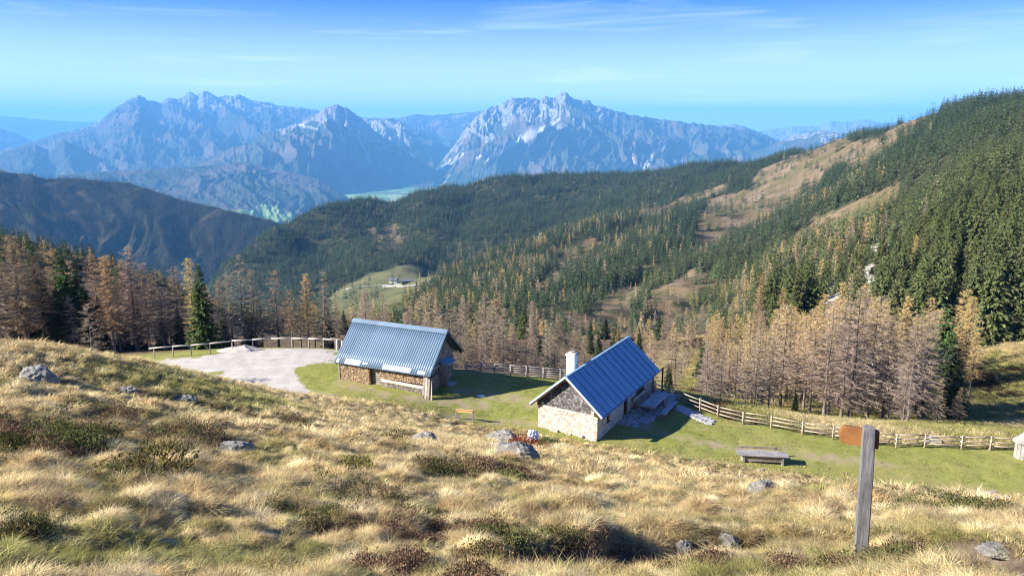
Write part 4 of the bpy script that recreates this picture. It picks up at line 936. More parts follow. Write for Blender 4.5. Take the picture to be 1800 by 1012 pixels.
# woods on the hill across the side valley
X_, Y_, Z_ = MGRIDS['wooded_hill']; n = 90000
fi = g9.uniform(60, 219, n); fj = g9.uniform(0, X_.shape[1] - 1.01, n); i0 = fi.astype(int); j0 = fj.astype(int); a = (fi - i0); c = (fj - j0)
def bl(A): return (A[i0, j0] * (1 - a) + A[i0 + 1, j0] * a) * (1 - c) + (A[i0, j0 + 1] * (1 - a) + A[i0 + 1, j0 + 1] * a) * c
hx, hy, hz = bl(X_), bl(Y_), bl(Z_); k = fbm(hx / 160, hy / 160, 3, 99) < 0.42
hx, hy, hz = hx[k], hy[k], hz[k]; n = len(hx); s = g9.uniform(0.7, 1.25, n)
warm = (g9.uniform(size=n) < 0.3)[:, None]
col = np.where(warm, vcol((0.17, 0.11, 0.06), n, 0.35, g9), vcol((0.045, 0.062, 0.036), n, 0.35, g9))
SP_MINI = [spruce_mesh('spruce_mini', 16, 6, 6, 1, 2, 160 + i, LEAF_I, 0.17) for i in range(3)]
scatter('hill_forest', SP_MINI, np.stack([hx, hy, hz - 0.5], 1), np.stack([0 * s, 0 * s, g9.uniform(0, 6.28, n)], 1), np.stack([s * 1.7, s * 1.7, s], 1), g9.integers(0, 3, n), col, 'mixed dark woods on the hill across the side valley', 'forest')

# ------------------------------------------------------------------ grass
def tuft_mesh(name, nbl, ln, spread, wd, lean, seed, mat, wind=0.0):
    g = np.random.default_rng(seed); V = []; 
    a = g.uniform(0, 6.28, nbl); rr = spread * np.sqrt(g.uniform(0, 1, nbl)); l_ = ln * g.uniform(0.45, 1.15, nbl)
    le = lean * (0.35 + 0.9 * rr / spread) * g.uniform(0.5, 1.4, nbl); b_ = a + g.normal(0, 0.5, nbl)
    P0 = np.stack([rr * np.cos(a), rr * np.sin(a), -0.04 + 0 * a], 1)
    D = np.stack([np.cos(b_), np.sin(b_), 0 * b_], 1) + np.array([wind, 0, 0]); S = np.stack([-np.sin(b_), np.cos(b_), 0 * b_], 1)
    tw = g.uniform(-0.8, 0.8, nbl); S = S * np.cos(tw)[:, None] + D * np.sin(tw)[:, None]
    p1 = P0 + D * (l_ * le * 0.25)[:, None] + np.array([0, 0, 1.0]) * (l_ * 0.55)[:, None]
    p2 = P0 + D * (l_ * le * 0.95)[:, None] + np.array([0, 0, 1.0]) * (l_ * (0.98 - 0.32 * np.minimum(le, 1.6)))[:, None]
    w_ = (wd * g.uniform(0.6, 1.3, nbl))[:, None]
    V = np.stack([P0 - S * w_ / 2, P0 + S * w_ / 2, p1 + S * w_ * 0.42, p1 - S * w_ * 0.42, p2], 1).reshape(-1, 3)
    b = np.arange(nbl) * 5
    F = np.concatenate([np.stack([b, b + 1, b + 2], 1), np.stack([b, b + 2, b + 3], 1), np.stack([b + 3, b + 2, b + 4], 1)])
    return np_mesh(name, V, F, mat, False)
def leafy_mesh(name, n, rad, hgt, ls, seed, mat, upright=0.0):
    """a low dome of little leaves and twigs"""
    g = np.random.default_rng(seed); d = unit(g.normal(0, 1, (n, 3))); d[:, 2] = np.abs(d[:, 2]); q = g.uniform(0.45, 1.0, n) ** 0.6
    P = d * q[:, None] * np.array([rad, rad, hgt])
    P[:, :2] *= (1 + 0.25 * np.sin(3 * np.arctan2(P[:, 1], P[:, 0]) + seed))[:, None]
    D = unit(d * (1 - upright) + np.array([0, 0, upright]) + g.normal(0, 0.5, (n, 3))); S = unit(np.cross(D, g.normal(0, 1, (n, 3))))
    ln = ls * g.uniform(0.6, 1.4, n)
    return np_mesh(name, kites(P, D, S, ln, ln * (0.5 - 0.25 * upright)).reshape(-1, 3), np.arange(4 * n).reshape(-1, 4), mat, False)
GRASS = mat_leaf('grass_blades', inst='col', var=0.45, trans=0.35)
SHRUB_I = mat_leaf('heather_leaves', inst='col', var=0.45, trans=0.2)
T_NEAR = [tuft_mesh('tuft', 95, 0.285, 0.13, 0.008, (0.7, 1.0, 1.25, 0.9, 1.4)[i], 300 + i, GRASS, 0.12) for i in range(5)]
T_MID = [tuft_mesh('tuft_mid', 46, 0.34, 0.17, 0.017, (0.8, 1.1, 1.3, 1.0)[i], 320 + i, GRASS, 0.12) for i in range(4)]
T_LAWN = [tuft_mesh('lawn', 26, 0.10, 0.24, 0.02, 1.0, 340 + i, GRASS) for i in range(3)]
T_HEATH = [leafy_mesh('heath', 330, 0.34, 0.30, 0.05, 360 + i, SHRUB_I, 0.55) for i in range(4)]
BOULD = []    # (px,py,width m, depth m, height m, label) filled below, grass keeps clear of them
def hillpts(r0, r1, n, g, a0=-37.0, a1=37.0):
    r = np.exp(g.uniform(math.log(r0), math.log(r1), n)) if r1 / r0 > 1.6 else g.uniform(r0, r1, n); th = g.uniform(R(a0), R(a1), n)
    return r * np.sin(th), r * np.cos(th), r
HEATHP = [(640, 880, 1.5), (700, 905, 1.1), (600, 905, 0.9), (850, 930, 0.9), (930, 965, 0.9), (1010, 985, .8), (1080, 985, 0.7), (880, 985, .7), (820, 835, 1.6), (880, 838, 1.3), (60, 770, 1.6), (20, 790, 1.5), (110, 785, 1.0), (730, 782, 1.7), (700, 775, 1.3), (770, 785, 1.2), (290, 800, .8), (270, 830, 1.1), (220, 835, .9), (1390, 848, 1.6), (1440, 855, 1.5), (1330, 845, 1.3), (1290, 845, 1.1), (1600, 880, 1.3), (1650, 885, 1.3), (1690, 890, 1.4), (1740, 900, 1.2), (1560, 985, .6), (1620, 990, .6), (1500, 995, .5), (1250, 1000, .5), (1780, 985, .7), (700, 940, .9), (40, 930, .7), (480, 890, .7), (330, 765, 1.4), (300, 760, 1.0), (520, 752, 1.5), (170, 735, 1.3), (690, 1000, .5), (1080, 815, 2.0)]
HW = [(hit(a, b_), c) for a, b_, c in HEATHP]
def heath_field(x, y):
    f = 0.8 * fbm(x * 0.5, y * 0.5, 3, 131) - 0.26
    for (p_, rad) in HW:
        d = np.hypot(x - p_[0], y - p_[1]) / rad; f = np.maximum(f, 0.80 - 0.66 * d + 0.32 * pn(x * 1.6, y * 1.6, 17))
    return f
# boulders ------------------------------------------------------------
def boulder(px, py, wd, dp, ht, label, seed, rz=0.0, sink=0.35, mat='rock', name='boulder', cat='rock', flat=0.0, chisel=5):
    p_ = hit(px, py); g = np.random.default_rng(seed)
    bm = bmesh.new(); bmesh.ops.create_icosphere(bm, subdivisions=5, radius=0.5)
    co = np.array([v.co[:] for v in bm.verts])
    for k in range(chisel):                       # cut planes give it facets
        d = unit(g.normal(0, 1, 3)); d[2] = abs(d[2]) * 0.8; o_ = g.uniform(0.28, 0.42); q = co @ d; co = co - np.maximum(q - o_, 0)[:, None] * d * 0.9
    co = co * (1 + 0.10 * fbm(co[:, 0] * 3 + seed, co[:, 1] * 3 + co[:, 2] * 2.1, 4, seed))[:, None]
    rg = ridged(co[:, 0] * 4 + co[:, 1] * 1.5 + seed, co[:, 2] * 7 + co[:, 1] * 2.0, 4, seed, 0.6); nv = unit(co)
    co = co + nv * (0.045 * (rg - 0.6))[:, None] + nv * (0.02 * fbm(co[:, 0] * 14, co[:, 1] * 14 + co[:, 2] * 9, 3, seed))[:, None]
    co = co * np.array([wd, dp, ht * 1.5])
    for v, c in zip(bm.verts, co): v.co = c
    for f in bm.faces: f.smooth = True
    me = bpy.data.meshes.new(name); bm.to_mesh(me); bm.free(); me.materials.append(M_[mat])
    o = bpy.data.objects.new(name, me); C.objects.link(o); o.location = (p_[0], p_[1], p_[2] + ht * (0.5 - sink)); o.rotation_euler = (0, 0, rz)
    BOULD.append((p_[0], p_[1], wd * 0.5, dp * 0.5)); return tag(o, label, cat)
boulder(66, 674, 1.75, 1.3, 0.85, 'large rounded grey boulder half sunk in the left slope', 1, 0.2)
boulder(226, 691, 1.0, .7, 0.35, 'small pale flat rock right of the large boulder', 2)
boulder(325, 706, 1.1, .7, 0.35, 'flat pale rock slab in the grass below the gravel yard', 3)
boulder(408, 800, .8, .65, 0.32, 'pale grey rock alone among the dry tussocks', 4, 0.3)
boulder(888, 776, 2.7, 1.9, .9, 'broad layered grey outcrop in front of the stone hut', 5, -0.1, 0.3)
boulder(885, 794, 1.6, 1.0, .45, 'low grey rock lying under the front of the layered outcrop', 6)
boulder(908, 806, 1.15, .9, .5, 'lichen-spotted rock nearest below the layered outcrop', 7)
boulder(935, 775, 1.15, .9, 1.0, 'smooth bluish-white pointed rock right of the layered outcrop', 8, 0.5, 0.25, 'white_stone', chisel=9)
boulder(745, 781, 1.1, .9, .6, 'pale rock peeping out of a dark heather mound', 9)
boulder(1340, 872, .7, .55, .42, 'angular grey rock near the wooden bench table', 10)
boulder(1338, 829, .55, .4, .3, 'small bluish rock below the wooden bench table', 11)
boulder(1672, 883, .9, .6, .2, 'flat pale rock on the slope right of the signpost', 12, -0.4)
boulder(1745, 880, .5, .4, .4, 'upright small rock near the right edge of the meadow', 13)
boulder(1768, 886, .6, .45, .25, 'low grey rock beside the upright one at the right', 14)
boulder(1278, 958, .33, .26, .2, 'dark stone lying in the ditch left of the signpost', 15)
boulder(1200, 968, .3, .25, .18, 'bluish stone at the left end of the ditch', 16)
boulder(1755, 968, .5, .35, .08, 'flat grey slab at the right end of the ditch path', 17, -0.3)
boulder(1640, 779, 1.7, 1.0, .7, 'pale mossy boulder just behind the right rail fence', 18)
boulder(768, 1000, .25, .2, .12, 'small grey stone at the bottom of the slope', 19)
boulder(845, 696, .8, .5, .14, 'flat white stone on the meadow between barn and hut', 20, mat='white_stone')
g = np.random.default_rng(23); nst = 420
t_ = g.uniform(0, 1, nst); xs = 3.6 + 6.5 * t_
yy = np.interp(xs, DITCH[:, 0], DITCH[:, 1]) + g.normal(0, 0.3, nst); s_ = g.uniform(0.5, 1.5, nst) * 0.07
def pebble(seed):
    g_ = np.random.default_rng(seed); bm = bmesh.new(); bmesh.ops.create_icosphere(bm, subdivisions=2, radius=0.5)
    for v in bm.verts: v.co = Vector(v.co) * g_.uniform(0.8, 1.1)
    me = bpy.data.meshes.new('pebble'); bm.to_mesh(me); bm.free(); me.materials.append(M_['rock']); return me
PEB = [pebble(i) for i in range(3)]
scatter('path_gravel', PEB, np.stack([xs, yy, H(xs, yy) + 0.01], 1), g.uniform(0, 6, (nst, 3)), np.stack([s_ * 1.4, s_, s_ * .7], 1), g.integers(0, 3, nst), np.ones((nst, 3)), 'loose grey stones along the little path by the signpost', 'gravel')

def clear_of_rocks(x, y):
    k = np.ones(len(x), bool)
    for bx, by, a, b_ in BOULD: k &= ((x - bx) / (a * 0.85)) ** 2 + ((y - by) / (b_ * 0.85)) ** 2 > 1
    return k
def grass():
    g = np.random.default_rng(31)
    def colors(x, y, n):
        c1 = fbm(x * 0.5, y * 0.5, 3, 141); c2 = fbm(x * 0.12, y * 0.12, 3, 151); c3 = fbm(x * 1.7, y * 1.7, 2, 161)
        straw = np.array((0.64, 0.495, 0.265)); pale = np.array((0.82, 0.69, 0.43)); green = np.array((0.42, 0.385, 0.15)); rust = np.array((0.36, 0.225, 0.11))
        u = sstep(-0.1, 0.7, c3 + g.normal(0, 0.25, n))[:, None]; c = straw * (1 - u) + pale * u
        v = (sstep(0.2, 0.7, c1 * 0.7 + c2 * 0.5) * 0.55)[:, None]; c = c * (1 - v) + green * v
        gz = np.zeros(n)                                # greener belt below the gravel yard and along the bottom left
        for p_, rad in GREENP: gz = np.maximum(gz, sstep(1.25, 0.4, np.hypot(x - p_[0], y - p_[1]) / rad + 0.3 * c1))
        gz = (gz * 0.65)[:, None]; c = c * (1 - gz) + np.array((0.30, 0.31, 0.085)) * gz
        k = (sstep(0.35, 0.7, fbm(x * 0.4, y * 0.4, 3, 171)) * 0.6)[:, None]; c = c * (1 - k) + rust * k
        low = np.clip(0.5 - fbm(x * 0.95, y * 0.95, 2, 21), 0, 1); k = (g.uniform(size=n) < 0.04 + 0.16 * low)[:, None]; c = np.where(k, c * 0.55 * np.array((0.85, 0.95, 0.75)), c)
        return np.clip(c * (1 + g.uniform(-0.18, 0.18, (n, 1))), 0, 1)
    GREENP = [(hit(a, b_), c) for a, b_, c in ((330, 680, 5), (250, 660, 3), (420, 690, 5), (480, 712, 3), (60, 990, .7), (250, 960, .6), (420, 985, .5), (1480, 860, 1.5), (1740, 870, 2.0))]
    X, Y, RT, SC, ID, CO = [], [], [], [], [], []
    for r0, r1, nc, m, rad, s0, pr, nfill in ((3.4, 9, 330, 34, 0.17, 0.50, 0, 6500), (9, 18, 1150, 26, 0.22, 0.64, 0, 10500), (18, 36, 3300, 13, 0.27, 0.84, 1, 12000), (36, 78, 9000, 6, 0.32, 1.0, 1, 14000)):
        cx, cy, cr = hillpts(r0, r1, nc, g)
        clump = 0.5 + 0.5 * fbm(cx * 0.95, cy * 0.95, 2, 21); size = g.uniform(0.55, 1.3, nc) * (0.75 + 0.45 * np.clip(clump, 0, 1.2))
        k = np.repeat(np.arange(nc), m); q = np.sqrt(g.uniform(0, 1, len(k))); az = g.uniform(0, 6.283, len(k))
        x = cx[k] + rad * size[k] * q * np.cos(az) * 1.15; y = cy[k] + rad * size[k] * q * np.sin(az)
        cc = colors(cx, cy, nc) * g.uniform(0.72, 1.22, (nc, 1))
        s_ = s0 * size[k] * (1.12 - 0.5 * q) * g.uniform(0.8, 1.15, len(k)); tilt = 0.75 * q * g.uniform(0.5, 1.3, len(k))
        rot = np.stack([-tilt, g.normal(0, 0.1, len(k)), az - 1.571], 1); scl = np.stack([s_, s_, s_ * (0.95 if pr == 0 else 0.8)], 1)
        col = np.clip(cc[k] * g.uniform(0.85, 1.15, (len(k), 1)), 0, 1)
        fx, fy, _ = hillpts(r0, r1, nfill, g); fs = s0 * g.uniform(0.5, 0.95, nfill); fc = colors(fx, fy, nfill) * g.uniform(0.6, 1.05, (nfill, 1)) * np.array((0.96, 1.0, 0.88))
        x = np.concatenate([x, fx]); y = np.concatenate([y, fy]); rot = np.concatenate([rot, np.stack([g.normal(0, 0.2, nfill), g.normal(0, 0.2, nfill), g.uniform(0, 6.28, nfill)], 1)])
        scl = np.concatenate([scl, np.stack([fs * 1.15, fs * 1.15, fs * 0.55], 1)]); col = np.concatenate([col, np.clip(fc, 0, 1)]); n = len(x)
        hm = hillmask(x, y); hf = heath_field(x, y); dd = ditch_d(x, y)
        k = (hm > 0.35 + 0.3 * g.uniform(size=n)) & ((hf < 0.45) | (g.uniform(size=n) < 0.25)) & (dd > 0.78) & clear_of_rocks(x, y)
        X.append(x[k]); Y.append(y[k]); RT.append(rot[k]); SC.append(scl[k]); CO.append(col[k]); n = int(k.sum())
        ID.append(g.integers(0, 5, n) if pr == 0 else 5 + g.integers(0, 4, n))
    X = np.concatenate(X); Y = np.concatenate(Y)
    scatter('dry_grass', T_NEAR + T_MID, np.stack([X, Y, H(X, Y)], 1), np.concatenate(RT), np.concatenate(SC), np.concatenate(ID), np.concatenate(CO), 'dry straw-coloured tussock grass covering the near slope', 'grass')
    # heather and bilberry
    X, Y, SC, CO = [], [], [], []
    for r0, r1, n, s0 in ((4, 12, 6500, 0.55), (12, 30, 8000, 0.9), (30, 66, 9000, 1.35)):
        x, y, r = hillpts(r0, r1, n, g); hf = heath_field(x, y)
        k = (hillmask(x, y) > 0.6) & (hf > 0.42) & (ditch_d(x, y) > 0.8) & clear_of_rocks(x, y); x, y, hf = x[k], y[k], hf[k]; n = len(x)
        s = s0 * g.uniform(0.55, 1.15, n); X.append(x); Y.append(y); SC.append(np.stack([s, s, s * g.uniform(0.7, 1.1, n)], 1))
        u = fbm(x * 0.5, y * 0.5, 2, 181) + g.normal(0, 0.22, n)
        c = np.where((u > 0.15)[:, None], np.array((0.19, 0.12, 0.078)), np.where((u < -0.2)[:, None], np.array((0.12, 0.125, 0.045)), np.array((0.18, 0.135, 0.07))))
        CO.append(np.clip(c * (1 + g.uniform(-0.3, 0.3, (n, 1))), 0, 1))
    X = np.concatenate(X); Y = np.concatenate(Y); n = len(X)
    scatter('heather', T_HEATH, np.stack([X, Y, H(X, Y) - 0.02], 1), np.stack([0 * X, 0 * X, g.uniform(0, 6.28, n)], 1), np.concatenate(SC), g.integers(0, 4, n), np.concatenate(CO), 'brown and dark green heather and bilberry patches between the tussocks', 'heather')
    # meadow
    n = 38000; x = g.uniform(-26, 62, n); y = g.uniform(42, 90, n)
    fy = np.interp(x, FENCE_X, FENCE_Y)
    k = (hillmask(x, y) < 0.5) & (y < fy + 0.5) & ~inpoly(x + 0.8 * fbm(x * .5, y * .5, 2, 9), y + 0.8 * fbm(x * .5, y * .5, 2, 8), GRAVEL)
    for q in KEEPOUT: k &= ~inpoly(x, y, q)
    x, y = x[k], y[k]; n = len(x); u = fbm(x * 0.16, y * 0.16, 3, 191) + 0.4 * fbm(x * 0.7, y * 0.7, 2, 192)
    wd_ = np.minimum.reduce([line_d(x, y, L_) for L_ in WORN]); kw = (wd_ > 0.9) | (g.uniform(size=n) < 0.25); x, y, u = x[kw], y[kw], u[kw]; n = len(x)
    v = sstep(0.05, 0.7, u)[:, None]; c = np.array((0.265, 0.265, 0.07)) * (1 - v) + np.array((0.40, 0.345, 0.145)) * v
    edge = sstep(3.2, 0.4, np.abs(y - np.interp(x, _fx, _fy)))[:, None] * 0.7; c = c * (1 - edge) + np.array((0.55, 0.44, 0.23)) * edge
    s = g.uniform(0.6, 1.25, n) * (1 + 1.3 * edge[:, 0] * g.uniform(size=n)) * (1 + 1.0 * (g.uniform(size=n) < 0.06))
    scatter('meadow_grass', T_LAWN, np.stack([x, y, H(x, y)], 1), np.stack([0 * s, 0 * s, g.uniform(0, 6.28, n)], 1), np.stack([s, s, s], 1), g.integers(0, 3, n), np.clip(c * (1 + g.uniform(-.2, .2, (n, 1))), 0, 1), 'short green grass of the meadow around barn and hut', 'grass')
    # rough grass on the open slopes beyond the fence
    n = 26000; r = np.sqrt(g.uniform(60 ** 2, 175 ** 2, n)); th = g.uniform(R(13), R(38), n); x = r * np.sin(th); y = r * np.cos(th)
    k = (y > np.interp(x, FENCE_X, FENCE_Y) + 0.8); x, y = x[k], y[k]; n = len(x)
    u = fbm(x * 0.05, y * 0.05, 3, 201) + 0.4 * fbm(x * 0.4, y * 0.4, 2, 202); v = sstep(-0.1, 0.5, u)[:, None]
    c = np.array((0.34, 0.32, 0.11)) * (1 - v) + np.array((0.58, 0.47, 0.25)) * v; dk = (u < -0.5)[:, None]; c = np.where(dk, np.array((0.12, 0.075, 0.04)), c)
    s = g.uniform(0.9, 1.9, n)
    scatter('rough_grass', T_MID, np.stack([x, y, H(x, y)], 1), np.stack([0 * s, 0 * s, g.uniform(-1.5, 1.5, n)], 1), np.stack([s * 1.3, s * 1.3, s], 1), g.integers(0, 4, n), np.clip(c * (1 + g.uniform(-.2, .2, (n, 1))), 0, 1), 'rough yellow grass on the open slope beyond the fence', 'grass')

KEEPOUT = []

# ------------------------------------------------------------------ stone hut
HZ = -25.35
G2 = at_z(1052, 770, HZ); E1 = at_z(932, 708, -23.2); E2 = at_z(1058, 734, -23.2); E3 = at_z(1160, 650, -23.2)
lx = (E3 - E2)[:2]; LEN = float(np.linalg.norm(lx)); lx = lx / LEN; wx_ = np.array([lx[1], -lx[0]]); WID = float(abs((E2 - E1)[:2] @ wx_))
hut_rz = math.atan2(lx[1], lx[0])           # local +x runs along the ridge away from the front gable, local -y is the shaded long side
mid0 = (E1 + E2)[:2] / 2
def hut_w(x, y, z=0.0): return (mid0[0] + lx[0] * x + wx_[0] * -y, mid0[1] + lx[1] * x + wx_[1] * -y, HZ + z)
def stone_wall_material():
    m, t, n, l = newmat('rubble_stone')
    def stones(vec, sc_):
        v = n('ShaderNodeTexVoronoi'); v.feature = 'DISTANCE_TO_EDGE'; v.inputs['Scale'].default_value = sc_; l(vec, v.inputs['Vector'])
        v2 = n('ShaderNodeTexVoronoi'); v2.inputs['Scale'].default_value = sc_; l(vec, v2.inputs['Vector']); return v.outputs['Distance'], v2.outputs['Color']
    P = _coord(t, 'Object', (1, 1, 1.6))
    nz_ = n('ShaderNodeTexNoise'); nz_.inputs['Scale'].default_value = 2.2; nz_.inputs['Detail'].default_value = 4; l(P, nz_.inputs['Vector'])
    ad = n('ShaderNodeMix'); ad.data_type = 'VECTOR'; ad.inputs[0].default_value = 0.2; l(P, ad.inputs[4]); l(nz_.outputs['Color'], ad.inputs[5])
    d, c = stones(ad.outputs[1], 4.0)
    sep = n('ShaderNodeSeparateColor'); l(c, sep.inputs[0])
    a = _noise(t, 9, 6, 0.7, _coord(t, 'Object')); big = _noise(t, 0.9, 4, 0.6, _coord(t, 'Object'))
    st = _ramp(t, sep.outputs[0], [(0.1, (0.40, 0.37, 0.32)), (0.4, (0.62, 0.58, 0.50)), (0.75, (0.70, 0.65, 0.56)), (0.95, (0.46, 0.33, 0.23))])
    st = _mix(t, _ramp(t, a, [(0.4, (0, 0, 0)), (0.7, (0.5, 0.5, 0.5))]), st, (0.34, 0.32, 0.285))
    mort = _mix(t, big, (0.70, 0.66, 0.58), (0.80, 0.76, 0.68))
    e = _ramp(t, d, [(0.015, (0, 0, 0)), (0.06, (1, 1, 1))])
    col = _mix(t, e, mort, st)
    col = _mix(t, _ramp(t, d, [(0.0, (0.8, 0.8, 0.8)), (0.02, (0, 0, 0))]), col, (0.16, 0.14, 0.12))
    col = _mix(t, _ramp(t, big, [(0.55, (0, 0, 0)), (0.72, (0.55, 0.55, 0.55))]), col, (0.70, 0.66, 0.58))
    h = _math(t, 'ADD', e, _math(t, 'MULTIPLY', a, 0.7))
    _finish(t, col, 0.95, h, 0.9, 0.06, 0.0, 0.1); return m
def shingle_material():
    m, t, n, l = newmat('weathered_shingles')
    a = _noise(t, 7, 6, 0.7, _coord(t, 'Object', (1, 1, 0.3))); g_ = n('ShaderNodeNewGeometry')
    col = _ramp(t, g_.outputs['Random Per Island'], [(0.0, (0.05, 0.045, 0.042)), (0.4, (0.10, 0.092, 0.088)), (0.75, (0.18, 0.17, 0.165)), (1.0, (0.34, 0.33, 0.325))])
    col = _mix(t, _ramp(t, a, [(0.4, (0, 0, 0)), (0.7, (0.55, 0.55, 0.55))]), col, (0.07, 0.06, 0.055))
    _finish(t, col, 0.85, a, 0.4, 0.02); return m
def metal_roof(name, c, rough, wear, spec=0.5, metal=0.0):
    m, t, n, l = newmat(name)
    a = _noise(t, 0.5, 6, 0.7, _coord(t, 'Object', (1, 0.25, 0.25))); b_ = _noise(t, 6, 5, 0.7, _coord(t, 'Object'))
    col = _ramp(t, a, [(0.3, tuple(q * 0.86 for q in c)), (0.7, tuple(min(1, q * 1.12) for q in c))])
    col = _mix(t, _ramp(t, b_, [(0.6, (0, 0, 0)), (0.8, (0.35, 0.35, 0.35))]), col, wear)
    rg = _ramp(t, a, [(0.3, (rough * 0.8,) * 3), (0.7, (min(1, rough * 1.25),) * 3)])
    _finish(t, col, rg, _noise(t, 0.8, 3, 0.5, _coord(t, 'Object')), 0.12, 0.1, metal, spec); return m
M_['rubble'] = stone_wall_material(); M_['shingle'] = shingle_material()
M_['blue_roof'] = metal_roof('blue_roof', (0.19, 0.34, 0.48), 0.42, (0.22, 0.32, 0.45), 0.6)
M_['verge'] = metal_roof('verge_metal', (0.42, 0.55, 0.64), 0.4, (0.5, 0.58, 0.62))
M_['corrugated'] = metal_roof('corrugated_metal', (0.115, 0.178, 0.25), 0.45, (0.18, 0.235, 0.29), 0.45, 0.1)
M_['pale_strip'] = metal_roof('pale_strip', (0.50, 0.53, 0.56), 0.5, (0.40, 0.43, 0.46))

def build_hut():
    hut = empty('stone_hut', hut_w(0, 0), hut_rz, 'stone hut with shingled gable, white chimney and blue metal roof', 'hut')
    W2 = 2.78; x0, x1 = 0.42, LEN - 0.45; wh_ = 2.35; rise = 2.92; half = WID / 2; ev = 2.15      # eave height above local zero
    slope = rise / half; th = 0.55
    def roof_z(y): return ev + rise * (1 - abs(y) / half)
    # walls: a ring with openings on the shaded long side (y = -W2)
    b = MB()
    def wall_seg(xa, xb, za, zb): b.box(((xa + xb) / 2, -W2 + th / 2, (za + zb) / 2), (xb - xa, th, zb - za))
    ops = [(2.45, 3.0, 0.75, 1.7), (6.35, 7.3, -0.1, 1.85), (10.0, 10.75, 0.75, 1.75)]
    xc = x0
    for a, c, z0, z1 in ops:
        wall_seg(xc, a, -1.2, wh_)
        if z0 > 0: wall_seg(a, c, -1.2, z0)
        else: wall_seg(a, c, -1.2, z0)
        wall_seg(a, c, z1, wh_); xc = c
    wall_seg(xc, x1, -1.2, wh_)
    b.box(((x0 + x1) / 2, W2 - th / 2, 0.575), (x1 - x0, th, 3.55))
    b.box((x0 + th / 2, 0, 0.42), (th, 2 * W2 - 2 * th, 3.24)); b.box((x1 - th / 2, 0, 0.575), (th, 2 * W2 - 2 * th, 3.55))
    w_ = b.build('wall', M_['rubble'], hut)
    # plinth: ragged rubble footing on the front
    pb = MB()
    for k in range(14):
        yq = -W2 + 0.2 + k * (2 * W2 - .4) / 13; pb.box((x0 - 0.08 + rnd.uniform(-.05, .03), yq, -0.45 + rnd.uniform(-.15, .1)), (rnd.uniform(.25, .45), rnd.uniform(.3, .5), rnd.uniform(.7, 1.0)), Matrix.Rotation(rnd.uniform(-.15, .15), 3, 'Z'))
    pb.build('footing', M_['rubble'], hut, bevel=0.05)
    # gable in shingles (front), boards (back)
    gb = MB(); zb_ = 2.04
    gb.add([(x0 + .09, -W2 - .02, zb_), (x0 + .09, W2 + .02, zb_), (x0 + .09, 0, roof_z(0) - .12), (x0 + .35, -W2 - .02, zb_), (x0 + .35, W2 + .02, zb_), (x0 + .35, 0, roof_z(0) - .12)], [(0, 1, 2), (3, 5, 4), (0, 3, 4, 1), (1, 4, 5, 2), (2, 5, 3, 0)], 1)
    rows = 20
    for i in range(rows):
        z = zb_ - 0.02 + i * 0.148; yy_ = -W2 + (rnd.uniform(0, .1))
        lim = min(W2, (1 - (z + .13 - ev) / rise) * half - .16)
        if lim < 0.1: continue
        yq = -lim
        while yq < lim:
            w0 = min(rnd.uniform(0.09, 0.20), lim - yq + .02)
            zt = min(z + 0.24, roof_z(max(abs(yq), abs(yq + w0))) - .1); zl = z + rnd.uniform(-.02, .02)
            if zt - zl > .05:
                xo = x0 + .085 - rnd.uniform(0.035, 0.055); 
                gb.add([(xo, yq, zl), (xo, yq + w0 - .008, zl), (x0 + .08, yq + w0 - .008, zt), (x0 + .08, yq, zt), (x0 + .088, yq, zl), (x0 + .088, yq + w0 - .008, zl)], [(0, 1, 2, 3), (0, 4, 5, 1), (0, 3, 4), (1, 5, 2)], 0)
            yq += w0
    gb.build('gable', [M_['shingle'], M_['dark_wood']], hut)
    g2 = MB(); g2.add([(x1 - .3, -W2, zb_), (x1 - .3, W2, zb_), (x1 - .3, 0, roof_z(0) - .12), (x1 - .02, -W2, zb_), (x1 - .02, W2, zb_), (x1 - .02, 0, roof_z(0) - .12)], [(0, 1, 2), (3, 5, 4), (0, 3, 4, 1), (1, 4, 5, 2), (2, 5, 3, 0)])
    g2.build('rear_gable', M_['old_wood'], hut)
    # roof: two metal planes with standing seams
    rb = MB(); t_ = 0.06; nrm = Vector((0, -slope, -1)).normalized()
    for sgn in (-1, 1):
        yv = sgn * half
        a = [(0, 0, ev + rise), (LEN, 0, ev + rise), (LEN, yv, ev), (0, yv, ev)]
        up = Vector((0, sgn * slope, 1)).normalized() * t_
        vs = [Vector(q) for q in a] + [Vector(q) - up for q in a]
        rb.add(vs, [(0, 1, 2, 3), (7, 6, 5, 4), (0, 3, 7, 4), (1, 5, 6, 2), (2, 6, 7, 3)])
        ns = 13
        for k in range(1, ns):
            xk = LEN * k / ns + rnd.uniform(-.04, .04); q0 = Vector((xk, sgn * .08, ev + rise - .08 * slope)) + up * .6; q1 = Vector((xk, yv * .998, ev + rise * .002)) + up * .6
            rb.bar(q0, q1, 0.032, 0.075, 0, up)
    rf = rb.build('roof', M_['blue_roof'], hut)
    rc = MB(); rc.bar((-.02, 0, ev + rise + .035), (LEN + .02, 0, ev + rise + .035), 0.22, 0.05); rc.build('ridge_cap', M_['blue_roof'], rf)
    for sgn in (-1, 1):
        vg = MB(); vg.bar((-0.035, sgn * .02, ev + rise - .0), (-0.035, sgn * (half + .03), ev - .03), 0.07, 0.17, 0, (0, 0, 1)); vg.build('verge_trim', M_['verge'], rf)
        vb = MB(); vb.bar((0.03, sgn * .03, ev + rise - .17), (0.03, sgn * (half - .02), ev - .16), 0.05, 0.16, 0, (0, 0, 1)); vb.build('verge_board', M_['brown_wood'], rf)
        gt = MB(); n = 9
        pr = [(0.075 * math.cos(math.pi + math.pi * k / (n - 1)), 0.075 * math.sin(math.pi + math.pi * k / (n - 1))) for k in range(n)]
        xe = LEN + (0.75 if sgn < 0 else 0.1); cy, cz = sgn * (half + .05), ev - .05
